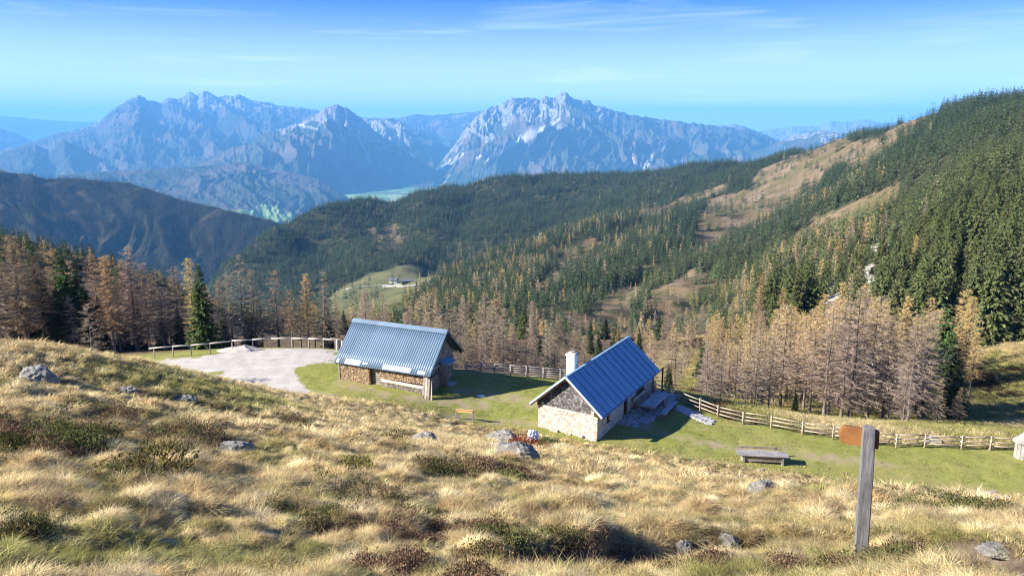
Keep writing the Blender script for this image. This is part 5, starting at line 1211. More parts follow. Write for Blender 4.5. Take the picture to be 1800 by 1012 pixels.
        vs = [(xx, cy + p0, cz + p1) for xx in (-.02, xe) for p0, p1 in pr]
        gt.add(vs, [(k, k + 1, n + k + 1, n + k) for k in range(n - 1)], 0, True); gt.build('gutter', M_['blue_roof'], rf)
    # rafters and eave plate
    pt = MB()
    for sgn in (-1, 1):
        pt.bar((0.15, sgn * (W2 - .1), wh_ - .1 + .17), (LEN - .15, sgn * (W2 - .1), wh_ + .07), 0.2, 0.2)
        for k in range(18):
            xk = 0.3 + (LEN - .6) * k / 17; pt.bar((xk, sgn * .1, ev + rise - .17), (xk, sgn * (half - .05), ev - .13), 0.1, 0.12)
    pt.build('rafters', M_['dark_wood'], hut)
    cp_ = MB()
    for sgn in (-1, 1): cp_.box((x0 + .1, sgn * (W2 - .12), 2.2), (.5, .26, .42))
    cp_.build('corner_post', M_['dark_wood'], hut)
    # windows and door
    for a, c, z0, z1 in ops:
        cx = (a + c) / 2
        if z0 > 0:
            fr = MB()
            for xx in (a + .04, c - .04): fr.box((xx, -W2 + .22, (z0 + z1) / 2), (.08, .10, z1 - z0))
            for zz in (z0 + .04, z1 - .04): fr.box((cx, -W2 + .22, zz), (c - a - .16, .10, .08))
            fr.box((cx, -W2 + .22, (z0 + z1) / 2), (.04, .08, z1 - z0 - .16))
            f = fr.build('window', M_['brown_wood'], hut)
            pn_ = MB(); pn_.box((cx, -W2 + .25, (z0 + z1) / 2), (c - a - .16, .02, z1 - z0 - .16)); pn_.build('pane', M_['glass'], f)
            sl = MB(); sl.box((cx, -W2 - .03, z0 - .03), (c - a + .2, .22, .06)); sl.build('sill', M_['grey_wood'], f)
            for sgn in (-1, 1):
                sh = MB(); ex = cx + sgn * ((c - a) / 2 + .24); sh.box((ex, -W2 - .045, (z0 + z1) / 2), (.42, .05, z1 - z0 + .05)); 
                if cx < 5: sh = MB(); sh.box((cx + sgn * .15, -W2 + .12, (z0 + z1) / 2), (.26, .04, z1 - z0 - .02)); 
                sh.build('shutter', M_['dark_wood'], f)
        else:
            d = MB()
            for k in range(5): d.box((a + (c - a) * (k + .5) / 5, -W2 + .26, (z0 + z1) / 2), ((c - a) / 5 - .008, .05, z1 - z0 - .02))
            dr = d.build('door', M_['dark_wood'], hut)
            fr = MB()
            for xx in (a + .05, c - .05): fr.box((xx, -W2 + .16, (z0 + z1) / 2), (.1, .14, z1 - z0))
            fr.box((cx, -W2 + .16, z1 - .05), (c - a - .2, .14, .1)); fr.build('door_frame', M_['brown_wood'], dr)
            hd = MB(); hd.tube([(c - .2, -W2 + .2, .95), (c - .2, -W2 + .12, .95), (c - .32, -W2 + .12, .95)], .014, 6); hd.build('handle', M_['glass'], dr)
    # chimney on the far slope
    ch = MB(); cx, cy = 3.7, 1.15; zt = 5.85
    ch.box((cx, cy, (zt + 2.6) / 2), (.8, .8, zt - 2.6)); cm = ch.build('chimney', M_['white_plaster'], hut, bevel=0.03)
    cc = MB(); cc.box((cx, cy, zt + .06), (1.0, 1.0, .12)); cc.box((cx, cy, zt + .15), (.84, .84, .06)); cc.build('chimney_cap', M_['plaster_cap'], cm, bevel=.03)
    cs = MB(); cs.box((cx + .05, cy - .05, zt + .28), (.3, .34, .2), Matrix.Rotation(.4, 3, 'Z')); cs.build('cap_stone', M_['rock'], cm, bevel=.05)
    # post at the end of the eave
    po = MB(); po.bar((LEN + .55, -half - .1, -1.0), (LEN + .55, -half - .1, ev + .1), .13, .13); po.build('post', M_['dark_wood'], hut)
    co = MB(); co.box((x1 + .3, -W2 + .2, 1.0), (.5, .35, 2.2)); co.build('end_boards', M_['dark_wood'], hut)
    return hut
build_hut()
_k = [hut_w(x, y)[:2] for x, y in ((0.4, -2.8), (13.9, -2.8), (13.9, 2.8), (0.4, 2.8))]; KEEPOUT.append(_k)
# stone paving beside the hut (one layer of irregular flags)
def paving(name, label, cells, zoff=0.05):
    b = MB()
    for (cx, cy, a, c) in cells:
        n = rnd.randint(5, 7); a0 = rnd.uniform(0, 6.28); ring = []
        for k in range(n):
            q = a0 + 6.283 * k / n; ring.append((cx + a * .5 * math.cos(q) * rnd.uniform(.85, 1.1), cy + c * .5 * math.sin(q) * rnd.uniform(.85, 1.1)))
        z = max(Hf(*p_) for p_ in ring) + zoff + rnd.uniform(-.015, .015); zc = Hf(cx, cy); z = min(z, zc + .16)
        vs = [(x, y, z) for x, y in ring] + [(x, y, z - .35) for x, y in ring]
        b.add(vs, [tuple(range(n)), tuple(reversed(range(n, 2 * n)))] + [(k, n + k, n + (k + 1) % n, (k + 1) % n) for k in range(n)])
    return b.build(name, M_['slab'], None, label, 'paving', None, 'structure', bevel=.02)
cells = []
for i in range(15):
    for j in range(5):
        x = 5.0 + i * .72; y = -3.1 - j * .62
        if j > 1.5 + 2.6 * math.sin(min(1, max(0, (i + 1) / 9)) * 2.2) : continue
        q = hut_w(x + rnd.uniform(-.1, .1), y + rnd.uniform(-.08, .08)); cells.append((q[0], q[1], .82, .82))
paving('stone_paving', 'grey flagstones in front of the hut door and under the table', cells)
cells = []
pa = at_z(1190, 713, -25.7); pb_ = at_z(1258, 741, -25.9)
for k in range(16):
    for j in range(2):
        f = .86 * k / 15; cells.append((pa[0] + f * (pb_[0] - pa[0]) - j * .35 + rnd.uniform(-.1, .1), pa[1] + f * (pb_[1] - pa[1]) - .4 - j * .6 + rnd.uniform(-.1, .1), .8, .8))
paving('stone_path', 'grey flagstones laid along the inside of the rail fence', cells)

# table, benches on the paving
def plank_top(b, x0, x1, y0, y1, z, n, t_=.05):
    for k in range(n):
        a = y0 + (y1 - y0) * k / n; c = y0 + (y1 - y0) * (k + 1) / n; b.box(((x0 + x1) / 2 + rnd.uniform(-.02, .02), (a + c) / 2, z - t_ / 2), (x1 - x0, c - a - .012, t_))
def at_hut(x, y):
    q = hut_w(x, y); return (q[0], q[1], Hf(q[0], q[1]) + .06)
tb = empty('picnic_table', at_hut(9.7, -4.5), hut_rz, 'heavy plank table on flagstones in the shade of the stone hut', 'table')
b = MB(); plank_top(b, -2.1, 2.1, -.66, .66, .86, 4, .08); b.build('tabletop', M_['table_wood'], tb)
for sx in (-1.25, 1.25):
    for sy in (-1, 1):
        b = MB(); b.bar((sx, sy * .5, -.1), (sx, sy * .36, .79), .15, .15); b.build('leg', M_['old_wood'], tb)
b = MB(); b.bar((-1.25, 0, .3), (1.25, 0, .3), .1, .14); 
for sx in (-1.25, 1.25): b.bar((sx, -.5, .64), (sx, .5, .64), .1, .12)
b.build('frame', M_['old_wood'], tb)
def bench(name, loc, rz, ln, dp, ht, label, group=None, back=False, mat='grey_wood'):
    e = empty(name, loc, rz, label, 'bench', group)
    b = MB(); plank_top(b, -ln / 2, ln / 2, -dp / 2, dp / 2, ht, 2, .06); b.build('seat', M_[mat], e)
    for sx in (-1, 1):
        b = MB(); b.box((sx * (ln / 2 - .3), 0, ht / 2 - .08), (.1, dp * .85, ht - .06 + .1)); b.build('leg', M_['old_wood'], e)
    if back:
        b = MB(); b.box((0, dp / 2 + .03, ht + .38), (ln, .05, .3), Matrix.Rotation(-.15, 3, 'X')); b.build('backrest', M_[mat], e)
        for sx in (-1, 1):
            b = MB(); b.bar((sx * (ln / 2 - .25), dp / 2 - .04, 0), (sx * (ln / 2 - .25), dp / 2 + .09, ht + .5), .08, .06); b.build('back_post', M_['old_wood'], e)
    return e
bench('wooden_bench', at_hut(9.5, -5.95), hut_rz, 3.9, .5, .5, 'long grey bench on the meadow side of the plank table', 'benches at the hut table', False, 'table_wood')
bench('wooden_bench', at_hut(10.0, -3.25), hut_rz, 3.6, .42, .46, 'long bench with pale backrest against the hut wall', 'benches at the hut table', True, 'rail_wood')

# ------------------------------------------------------------------ barn
BZ = -24.35
A_ = at_z(586, 637, -22.45); B_ = at_z(755, 663, -22.45); bl_ = (B_ - A_)[:2]; BL = float(np.linalg.norm(bl_)); bl_ /= BL; bn = np.array([-bl_[1], bl_[0]]); barn_rz = math.atan2(bl_[1], bl_[0])
def barn_w(x, y, z=0.0): return (A_[0] + bl_[0] * x + bn[0] * y, A_[1] + bl_[1] * x + bn[1] * y, BZ + z)
def log_end_material():
    m, t, n, l = newmat('firewood')
    g_ = n('ShaderNodeNewGeometry')
    col = _ramp(t, g_.outputs['Random Per Island'], [(0.0, (0.10, 0.065, 0.045)), (0.3, (0.34, 0.24, 0.14)), (0.6, (0.50, 0.37, 0.22)), (0.85, (0.24, 0.20, 0.165)), (1.0, (0.50, 0.29, 0.13))])
    a = _noise(t, 12, 4, 0.7, _coord(t, 'Object')); col = _mix(t, _ramp(t, a, [(0.45, (0, 0, 0)), (0.75, (0.5, 0.5, 0.5))]), col, (0.22, 0.14, 0.08))
    _finish(t, col, 0.9); return m
def grey_log_material():
    m, t, n, l = newmat('old_firewood')
    g_ = n('ShaderNodeNewGeometry')
    col = _ramp(t, g_.outputs['Random Per Island'], [(0.0, (0.10, 0.085, 0.075)), (0.4, (0.25, 0.22, 0.19)), (0.75, (0.40, 0.36, 0.32)), (0.93, (0.30, 0.24, 0.18)), (1.0, (0.50, 0.28, 0.12))])
    a = _noise(t, 12, 4, 0.7, _coord(t, 'Object')); col = _mix(t, _ramp(t, a, [(0.45, (0, 0, 0)), (0.75, (0.5, 0.5, 0.5))]), col, (0.12, 0.10, 0.085))
    _finish(t, col, 0.9); return m
M_['firewood'] = log_end_material(); M_['old_firewood'] = grey_log_material()
def wood_pile(name, loc, rz, ln, ht, dp, label, mat, r_=(.05, .1), top_slope=0.0):
    """stacked split logs: pieces lie across, ends to the front (local -y)"""
    b = MB(); z = 0.0; row = 0
    while z < ht:
        rr = rnd.uniform(*r_); x = rnd.uniform(0, .05)
        while x < ln:
            q = rnd.uniform(*r_); n = rnd.choice((3, 4, 5, 6)); a0 = rnd.uniform(0, 6.28); y0 = -dp / 2 - rnd.uniform(0, .05)
            zc = z + q * .8
            if zc < ht - top_slope * x / ln + rnd.uniform(-.03, .05):
                ring = [(q * math.cos(a0 + 6.283 * k / n) * rnd.uniform(.8, 1.1), q * math.sin(a0 + 6.283 * k / n) * rnd.uniform(.8, 1.1)) for k in range(n)]
                vs = [(x + q + u, y0, zc + v) for u, v in ring] + [(x + q + u, dp / 2, zc + v) for u, v in ring]
                b.add(vs, [tuple(reversed(range(n)))] + [(k, (k + 1) % n, n + (k + 1) % n, n + k) for k in range(n)])
            x += q * 1.75
        z += (r_[0] + r_[1]) * .82
    return b.build(name, mat, None, label, 'firewood', 'firewood stacked along the barn', None, loc, rz)
def build_barn():
    barn = empty('timber_barn', barn_w(0, 0), barn_rz, 'log barn with grey-blue corrugated roof and firewood along its front', 'barn')
    hw = 3.55; rise = 3.55; ev = 1.9; yr = hw; far_half = 3.2; ev2 = ev + .6
    y0, y1 = .75, 5.9; x0, x1 = .5, BL - .95
    # log walls
    b = MB()
    for k in range(13):
        z = -.5 + k * .22
        for yy in (y0, y1):
            b.tube([(x0 - .15, yy, z), (x1 + .15, yy, z)], .118, 8)
        for xx in (x0, x1):
            if xx == x1: 
                for ya, yb in ((y0 - .15, 1.9), (4.75, y1 + .15)): b.tube([(xx, ya, z + .11), (xx, yb, z + .11)], .118, 8)
            else: b.tube([(xx, y0 - .15, z + .11), (xx, y1 + .15, z + .11)], .118, 8)
    b.build('wall', M_['old_wood'], barn)
    # boarded gables
    for xx, nm in ((x1 + .02, 'gable'), (x0 - .02, 'rear_gable')):
        b = MB(); yy = y0 - .1
        while yy < y1 + .1:
            w_ = rnd.uniform(.18, .28); ym = yy + w_ / 2
            zt = ev + rise * (ym / yr) - .25 if ym < yr else ev + rise - (ym - yr) * (ev + rise - ev2) / far_half - .25
            zlo = 1.9 if not (nm == 'gable' and 1.9 < ym < 4.7) else (-.4 if ym < 3.0 else 1.95)
            b.box((xx + rnd.uniform(-.015, .015), ym, (zlo + zt) / 2), (.05, w_ - .012, max(.1, zt - zlo))); yy += w_
        b.build(nm, M_['old_wood'], barn)
    # tie beam on the gable
    b = MB(); b.box((x1 + .12, (y0 + y1) / 2, 2.02), (.2, y1 - y0 + .3, .2)); b.build('tie_beam', M_['grey_wood'], barn)
    # corrugated roof: real corrugations
    nr = 44; per = 8; n = nr * per
    def plane(ya, za, yb, zb):
        b = MB(); vs = []
        nv = Vector((0, -(zb - za), (yb - ya))).normalized() * (1 if yb > ya else -1)
        for j in range(5):
            f = j / 4
            for i in range(n + 1):
                ph = (i % per) / per; hgt = .055 * (0.5 - 0.5 * math.cos(2 * math.pi * ph)) ** 0.8
                vs.append(Vector((BL * i / n, ya + (yb - ya) * f, za + (zb - za) * f)) + nv * hgt)
        b.add(vs, [(j * (n + 1) + i, j * (n + 1) + i + 1, (j + 1) * (n + 1) + i + 1, (j + 1) * (n + 1) + i) for j in range(4) for i in range(n)], 0, True)
        return b
    p1 = plane(0, ev, yr, ev + rise)
    rf = p1.build('roof', M_['corrugated'], barn)
    sol = rf.modifiers.new('solid', 'SOLIDIFY'); sol.thickness = .012
    p2 = plane(yr + far_half, ev2, yr, ev + rise); r2 = p2.build('rear_roof', M_['corrugated'], barn); r2.modifiers.new('solid', 'SOLIDIFY').thickness = .012
    b = MB()
    for s_, zz, yy in ((-1, 0, 0), (1, 0, 0)):
        dz = -.36 if s_ < 0 else -.36 * (rise - .55) / far_half
        b.add([(-.03, yr, ev + rise + .13), (BL + .03, yr, ev + rise + .13), (BL + .03, yr + s_ * .34, ev + rise + .13 + dz + .02), (-.03, yr + s_ * .34, ev + rise + .13 + dz + .02)], [(0, 1, 2, 3)])
    rc = b.build('ridge_cap', M_['corrugated'], rf); rc.modifiers.new('solid', 'SOLIDIFY').thickness = .02
    b = MB(); b.bar((BL + .03, 0, ev + .03), (BL + .03, yr, ev + rise + .06), .05, .18); b.build('verge_trim', M_['corrugated'], rf)
    b = MB(); b.bar((BL + .03, yr + .02, ev + rise + .02), (BL + .03, yr + far_half, ev2 + .0), .05, .18); b.build('verge_board', M_['old_wood'], rf)
    # pale strips along the lower edge
    for xa, xb, fa, fb in ((.25, .6, .015, .1), (1.25, 3.0, .012, .13), (3.25, 3.9, .06, .1), (5.6, 8.7, .02, .125), (9.5, 10.35, .03, .1)):
        b = MB(); i0 = int(xa / BL * n); i1 = int(xb / BL * n); nv = Vector((0, -rise, yr)).normalized(); vs = []
        for f in (fa, fb):
            for i in range(i0, i1 + 1):
                ph = (i % per) / per; hgt = .055 * (0.5 - 0.5 * math.cos(2 * math.pi * ph)) ** 0.8 + .014
                vs.append(Vector((BL * i / n, yr * f, ev + rise * f)) + nv * hgt)
        k = i1 - i0 + 1
        b.add(vs, [(i, i + 1, k + i + 1, k + i) for i in range(k - 1)], 0, True); b.build('pale_strip', M_['pale_strip'], rf)
    # rafters, purlin
    b = MB()
    for k in range(12):
        xk = .25 + (BL - .5) * k / 11; b.bar((xk, .08, ev - .1), (xk, yr, ev + rise - .13), .12, .14); b.bar((xk, yr, ev + rise - .13), (xk, yr + far_half - .08, ev2 - .1), .12, .14)
    b.bar((.05, .35, ev + .12), (BL - .05, .35, ev + .12), .16, .18); b.build('rafters', M_['dark_wood'], barn)
    # front posts and beams carrying the eave
    for xx, mt in ((.35, 'old_wood'), (3.95, 'brown_wood'), (BL - .55, 'old_wood')):
        b = MB(); b.box((xx, .42, ev / 2 - .4), (.16, .16, ev + .8)); b.build('post', M_[mt], barn)
    b = MB(); b.bar((5.3, .32, .78), (BL - .4, .32, .66), .14, .24); b.build('beam', M_['pale_wood'], barn)
    b = MB(); b.bar((BL - .9, .4, .85), (BL - .9, 3.1, 1.3), .1, .16); b.bar((BL - .9, .4, -.1), (BL - .9, 2.9, .25), .1, .16); b.build('side_rail', M_['grey_wood'], barn)
    b = MB(); b.box((BL - .85, 2.85, .9), (.14, .14, 2.6)); b.build('post', M_['grey_wood'], barn)
    # door with a little canopy on the right gable
    b = MB()
    for k in range(4): b.box((x1 + .06, 3.75 + k * .25, .95), (.06, .24, 1.95))
    d = b.build('door', M_['old_wood'], barn)
    b = MB()
    for yy in (3.55, 4.72): b.box((x1 + .1, yy, .95), (.12, .12, 2.0))
    b.box((x1 + .1, 4.13, 1.98), (.12, 1.3, .1)); b.build('door_frame', M_['rail_wood'], d)
    b = MB(); b.box((x1 + .14, 3.9, .95), (.05, .05, .2)); b.build('handle', M_['dark_wood'], d)
    b = MB(); b.add([(x1 + .02, 3.3, 2.42), (x1 + .02, 5.0, 2.42), (x1 + 1.0, 5.0, 2.12), (x1 + 1.0, 3.3, 2.12), (x1 + .02, 3.3, 2.36), (x1 + .02, 5.0, 2.36), (x1 + 1.0, 5.0, 2.06), (x1 + 1.0, 3.3, 2.06)], [(0, 1, 2, 3), (7, 6, 5, 4), (0, 3, 7, 4), (3, 2, 6, 7), (2, 1, 5, 6)])
    b.build('canopy', M_['blue_roof'], barn)
    b = MB(); b.box((x1 + .5, 3.35, .8), (.95, .05, 2.5)); b.build('porch_side', M_['grey_wood'], barn)
    b = MB(); b.box((x1 + .75, 4.1, -.12), (1.1, 1.3, .3)); b.build('doorstep', M_['slab'], barn, bevel=.03)
    # stone footing
    b = MB()
    for k in range(26):
        xx = .3 + k * (BL - .9) / 25; b.box((xx, .35 + rnd.uniform(-.06, .06), -.3), (rnd.uniform(.3, .5), rnd.uniform(.25, .45), rnd.uniform(.5, .75)), Matrix.Rotation(rnd.uniform(-.2, .2), 3, 'Z'))
    b.build('footing', M_['slab'], barn, bevel=.04)
build_barn()
q = barn_w(.55, .52); wood_pile('firewood_stack', (q[0], q[1], BZ + .05), barn_rz, 3.3, 1.75, .4, 'bright freshly split firewood stacked under the left end of the barn eave', M_['firewood'])
q = barn_w(5.4, .5); wood_pile('firewood_stack', (q[0], q[1], BZ - .1), barn_rz, BL - 6.1, .75, .4, 'old grey firewood stacked below the pale beam of the barn', M_['old_firewood'], (.035, .07))
q = barn_w(5.0, .62); wood_pile('firewood_stack', (q[0], q[1], BZ + .92), barn_rz, BL - 5.9, .95, .35, 'mixed firewood stacked above the pale beam under the eave', M_['firewood'], (.05, .1), .35)
q = barn_w(BL - .8, .55); wood_pile('firewood_stack', (q[0], q[1], BZ - .1), barn_rz + math.pi / 2, 2.2, 1.4, .35, 'dark firewood stacked on the shaded right side of the barn', M_['old_firewood'], (.05, .09))
for k, (dx, dy, hgt, lean, lb) in enumerate(((-.25, .0, 1.85, .1, 'weathered plank leaning at the barn corner, leftmost of four'), (-.02, -.05, 1.8, .16, 'broad pale plank leaning at the barn corner, second of four'), (.2, -.05, 1.75, .24, 'narrow plank leaning at the barn corner, third of four'), (.36, .02, 1.6, .36, 'slanting plank leaning at the barn corner, rightmost of four'))):
    q = barn_w(BL - .32 + dx * 1.1, -.12 + dy); z = Hf(q[0], q[1]); b = MB()
    b.bar((lean * .8, -.3, -.08), (-.05, .32, hgt), .21, .06, 0, (0, 1, 0), .012); b.build('leaning_plank', M_['rail_wood' if k % 2 else 'old_wood'], None, lb, 'plank', 'planks leaning at the barn corner', None, (q[0], q[1], z), barn_rz)
KEEPOUT.append([barn_w(x, y)[:2] for x, y in ((.3, .4), (BL - .4, .4), (BL - .4, 6.1), (.3, 6.1))])

# ------------------------------------------------------------------ fences
def rail_fence(name, label, pts, rails, ph, mat, pr=.055, rr=.04, sub=1, cross=False, top_cap=False):
    e = empty(name, (float(pts[0][0]), float(pts[0][1]), Hf(pts[0][0], pts[0][1])), 0, label, 'fence')
    o = Vector(e.location); P = []
    for a, c in zip(pts[:-1], pts[1:]):
        for k in range(sub): P.append(a[:2] + (c[:2] - a[:2]) * k / sub)
    P.append(pts[-1][:2]); W = [Vector((q[0], q[1], Hf(q[0], q[1]))) - o for q in P]
    for i, q in enumerate(W):
        b = MB(); t_ = Vector((rnd.uniform(-.04, .04), rnd.uniform(-.04, .04), 0)); hh = ph * rnd.uniform(.95, 1.12)
        b.tube([q + Vector((0, 0, -.3)), q + Vector((0, 0, hh)) + t_], [pr, pr * .9], 7)
        if cross and i % 2 == 0:
            d = (W[min(i + 1, len(W) - 1)] - W[max(i - 1, 0)]).normalized(); nn_ = Vector((-d.y, d.x, 0))
            b.tube([q + nn_ * .14 + Vector((0, 0, -.3)), q + nn_ * .10 + Vector((0, 0, hh * .98))], [pr * .9, pr * .8], 7)
            b.tube([q + nn_ * .5 + Vector((0, 0, -.2)), q - nn_ * .02 + Vector((0, 0, hh * .75))], [pr * .8, pr * .7], 6)
        b.build('post', M_[mat], e)
    for zr in rails:
        for a, c in zip(W[:-1], W[1:]):
            d = (c - a).normalized(); nn_ = Vector((-d.y, d.x, 0)) * .07; j = lambda: Vector((0, 0, rnd.uniform(-.035, .035)))
            b = MB(); m0 = a + Vector((0, 0, zr * ph)) + j() + nn_ - d * .15; m1 = c + Vector((0, 0, zr * ph)) + j() + nn_ + d * .15
            mm = (m0 + m1) / 2 + Vector((0, 0, rnd.uniform(-.03, .02)))
            b.tube([m0, mm, m1], [rr * rnd.uniform(.85, 1.1), rr, rr * rnd.uniform(.8, 1.0)], 7); b.build('rail', M_[mat], e)
    return e
rail_fence('rail_fence', 'weathered five-rail fence running from the barn to the stone hut', FENCE_PTS, (.2, .4, .6, .78, .97), 1.25, 'grey_wood', .06, .045, 2)
rail_fence('rail_fence', 'pale three-rail pole fence along the right meadow edge from the hut', FENCE2_PTS, (.32, .62, .92), 1.2, 'rail_wood', .06, .055, 1, True)
YP = [at_z(px, py, -24.25) for px, py in ((272, 627), (305, 626), (337, 624), (370, 621.5), (409, 615.5), (445, 613), (478, 611), (514, 610.5), (543, 612), (569, 613), (590, 614.5))]
e = empty('yard_railing', (float(YP[0][0]), float(YP[0][1]), Hf(YP[0][0], YP[0][1])), 0, 'single pale rail on brown posts along the far edge of the gravel yard', 'fence')
o_ = Vector(e.location); tops = []
for q in YP:
    p_ = Vector((q[0], q[1], Hf(q[0], q[1]))) - o_; b = MB(); b.tube([p_ + Vector((0, 0, -.3)), p_ + Vector((0, 0, 1.13))], .062, 8); b.build('post', M_['rail_wood'], e); tops.append(p_ + Vector((0, 0, 1.2)))
tops[0] = tops[0] + (tops[0] - tops[1]) * .25
for a, c in zip(tops[:-1], tops[1:]):
    b = MB(); b.tube([a, c], [.08, .072], 8); b.build('rail', M_['pale_wood'], e)
# log barrier end by the barn
q0 = at_z(593, 616, -24.25); e = empty('log_gate', (q0[0], q0[1], Hf(q0[0], q0[1])), barn_rz, 'short log barrier between the yard rail and the barn', 'gate')
for xx in (0, .7):
    b = MB(); b.tube([(xx, 0, -.3), (xx, 0, 1.25)], .11, 8); b.build('post', M_['pale_wood'], e)
b = MB(); b.tube([(-.9, 0, 1.34), (1.3, .1, 1.3)], .07, 8); b.build('top_log', M_['old_wood'], e)
# gravel heap
q = at_z(432, 616, -24.25); b = MB(); n = 28; vs = []; fs = []
for j in range(10):
    f = j / 9
    for k in range(n):
        a = 6.283 * k / n; rr_ = (1 - f) * (1 + .18 * math.sin(3 * a + 1) + .1 * math.sin(5 * a)); zz = .72 * (f ** .8) * (1 + .12 * math.sin(4 * a + j)) - .1
        vs.append((rr_ * 2.6 * math.cos(a) - .9 * (1 - f) * math.cos(a) ** 2, rr_ * 1.4 * math.sin(a), zz))
for j in range(9):
    for k in range(n): fs.append((j * n + k, j * n + (k + 1) % n, (j + 1) * n + (k + 1) % n, (j + 1) * n + k))
fs.append(tuple(9 * n + k for k in range(n))); b.add(vs, fs, 0, True)
b.build('gravel_heap', mat_plain('gravel_heap', (0.43, 0.40, 0.35), .95, .25, 3.5, bump=.8), None, 'low heap of pale gravel dumped in front of the yard railing', 'gravel heap', None, None, (q[0], q[1], Hf(q[0], q[1])))

# ------------------------------------------------------------------ signs, tables
p_ = hit(1512, 983); SP = empty('signpost', (p_[0], p_[1], p_[2]), 0, 'grey squared timber signpost with an orange arrow board on the near slope', 'signpost')
r_ = math.hypot(p_[0], p_[1]); topw = at_r(1528, 750, r_ + .12); dz = Vector(topw) - Vector(p_)
b = MB(); dirx = Vector((p_[0], p_[1], 0)).normalized(); side = Vector((dirx.y, -dirx.x, 0)); rot = Matrix.Rotation(R(13), 3, 'Z'); sx_ = rot @ side; sy_ = rot @ dirx
wpx = 17.5 * r_ * 1.15 / F_PX; hw = wpx / 2 * .96; vs = []
for f, k in ((-.15, 1.05), (0.0, 1.05), (.35, 1.03), (.7, 1.02), (.965, 1.0), (1.0, .86)):
    c = dz * f
    for i, j in ((-1, -1), (-.86, -1.0), (.86, -1), (1, -.86), (1, .86), (.86, 1), (-.86, 1), (-1, .86)): vs.append(c + sx_ * (i * hw * k) + sy_ * (j * hw * .9 * k) + Vector((rnd.uniform(-.003, .003), rnd.uniform(-.003, .003), 0)))
b.add(vs, [(j * 8 + k, j * 8 + (k + 1) % 8, (j + 1) * 8 + (k + 1) % 8, (j + 1) * 8 + k) for j in range(5) for k in range(8)] + [tuple(40 + k for k in range(8))])
b.build('post', mat_wood('post_wood', (0.09, 0.088, 0.09), (0.25, 0.243, 0.24), (1, 1, 0.04), c3=(0.065, 0.062, 0.064), scale=34), SP, bevel=.004)
bd = sy_ * (hw * .9 + .022); ctr = dz * .90; s_ = r_ * 0.9 / F_PX
b = MB(); out = [(-50, 1), (-42, 15), (-38, 17), (20, 17), (20, -17), (-43, -17), (-46, -15)]; th_ = sy_ * .032; upv = dz.normalized()
vs = [Vector(ctr) + bd + side * (u * s_) + upv * (v * s_) - th_ for u, v in out] + [Vector(ctr) + bd + side * (u * s_) + upv * (v * s_) + th_ for u, v in out]; n = len(out)
b.add(vs, [tuple(range(n)), tuple(reversed(range(n, 2 * n)))] + [(k, n + k, n + (k + 1) % n, (k + 1) % n) for k in range(n)]); print('POST', proj(np.array(p_)), proj(np.array(p_) + np.array(ctr)), [tuple(np.round(proj(np.array(p_) + np.array(q))[:2], 0)) for q in vs[:7]])
ab = b.build('arrow_board', M_['sign_wood'], SP, bevel=.004)
# low board between two posts
p_ = hit(817, 738); e = empty('signboard', tuple(p_), math.atan2(-1.2, 5.5), 'low board of pale yellow wood between two short posts at the meadow edge', 'signboard')
for xx in (-.77, .77):
    b = MB(); b.box((xx, 0, .3), (.12, .12, 1.2)); b.build('post', M_['old_wood'], e, bevel=.01)
b = MB(); b.box((0, -.03, .83), (1.44, .06, .25)); b.build('board', M_['new_wood'], e, bevel=.01)
b = MB(); b.box((0, -.03, .967), (1.6, .16, .02)); b.build('cap', M_['new_wood'], e)
# weathered table with a bench on its valley side
p_ = hit(1338, 812); rz = R(-7)
e = empty('plank_table', tuple(p_), rz, 'low weathered plank table with solid ends on the lower slope edge', 'table')
b = MB(); plank_top(b, -1.95, 1.95, -.55, .55, .78, 4, .07); b.build('tabletop', M_['grey_wood'], e)
for xx in (-1.45, 1.55):
    b = MB(); b.box((xx, 0, .25), (.16, .9, 1.0)); b.build('leg', M_['grey_wood'], e)
b = MB(); b.box((0, -.34, .42), (2.9, .05, .44)); b.build('apron', M_['old_wood'], e)
e2 = empty('garden_bench', (p_[0] + .05, p_[1] + .95, Hf(p_[0] + .05, p_[1] + .95)), rz, 'dark weathered bench with a backrest board on the valley side of the plank table', 'bench')
b = MB(); plank_top(b, -1.6, 1.6, -.22, .22, .48, 2, .05); b.build('seat', M_['old_wood'], e2)
b = MB(); b.box((0, .27, .72), (3.1, .06, .16)); b.build('backrest', M_['old_wood'], e2)
for xx in (-1.3, 1.3):
    b = MB(); b.bar((xx, .2, -.1), (xx, .24, .76), .1, .08); b.bar((xx, -.18, -.1), (xx, -.18, .44), .1, .08); b.build('leg', M_['old_wood'], e2)
# round wooden shrine-like post with a conical cap at the right edge
p_ = at_z(1797, 803, -26.5); z0 = Hf(p_[0], p_[1]); e = empty('wayside_pillar', (p_[0], p_[1], z0), 0, 'round grey wooden pillar with a pointed conical roof at the right meadow edge', 'pillar')
b = MB(); ns = 14
for k in range(ns):
    a = 6.283 * k / ns; b.box((.58 * math.cos(a), .58 * math.sin(a), .62), (.07, .25, 1.75), Matrix.Rotation(a, 3, 'Z'))
b.lathe([(.56, -.25), (.56, 1.48), (0.01, 1.48)], 14); b.build('body', M_['grey_wood'], e)
b = MB(); b.lathe([(0.86, 1.42), (.84, 1.50), (.30, 2.02), (.10, 2.30), (.05, 2.5), (.085, 2.58), (.05, 2.66), (0.005, 2.7)], 14, smooth=False); b.lathe([(0.86, 1.42), (.01, 1.5)], 14); b.build('cone_roof', M_['grey_wood'], e)

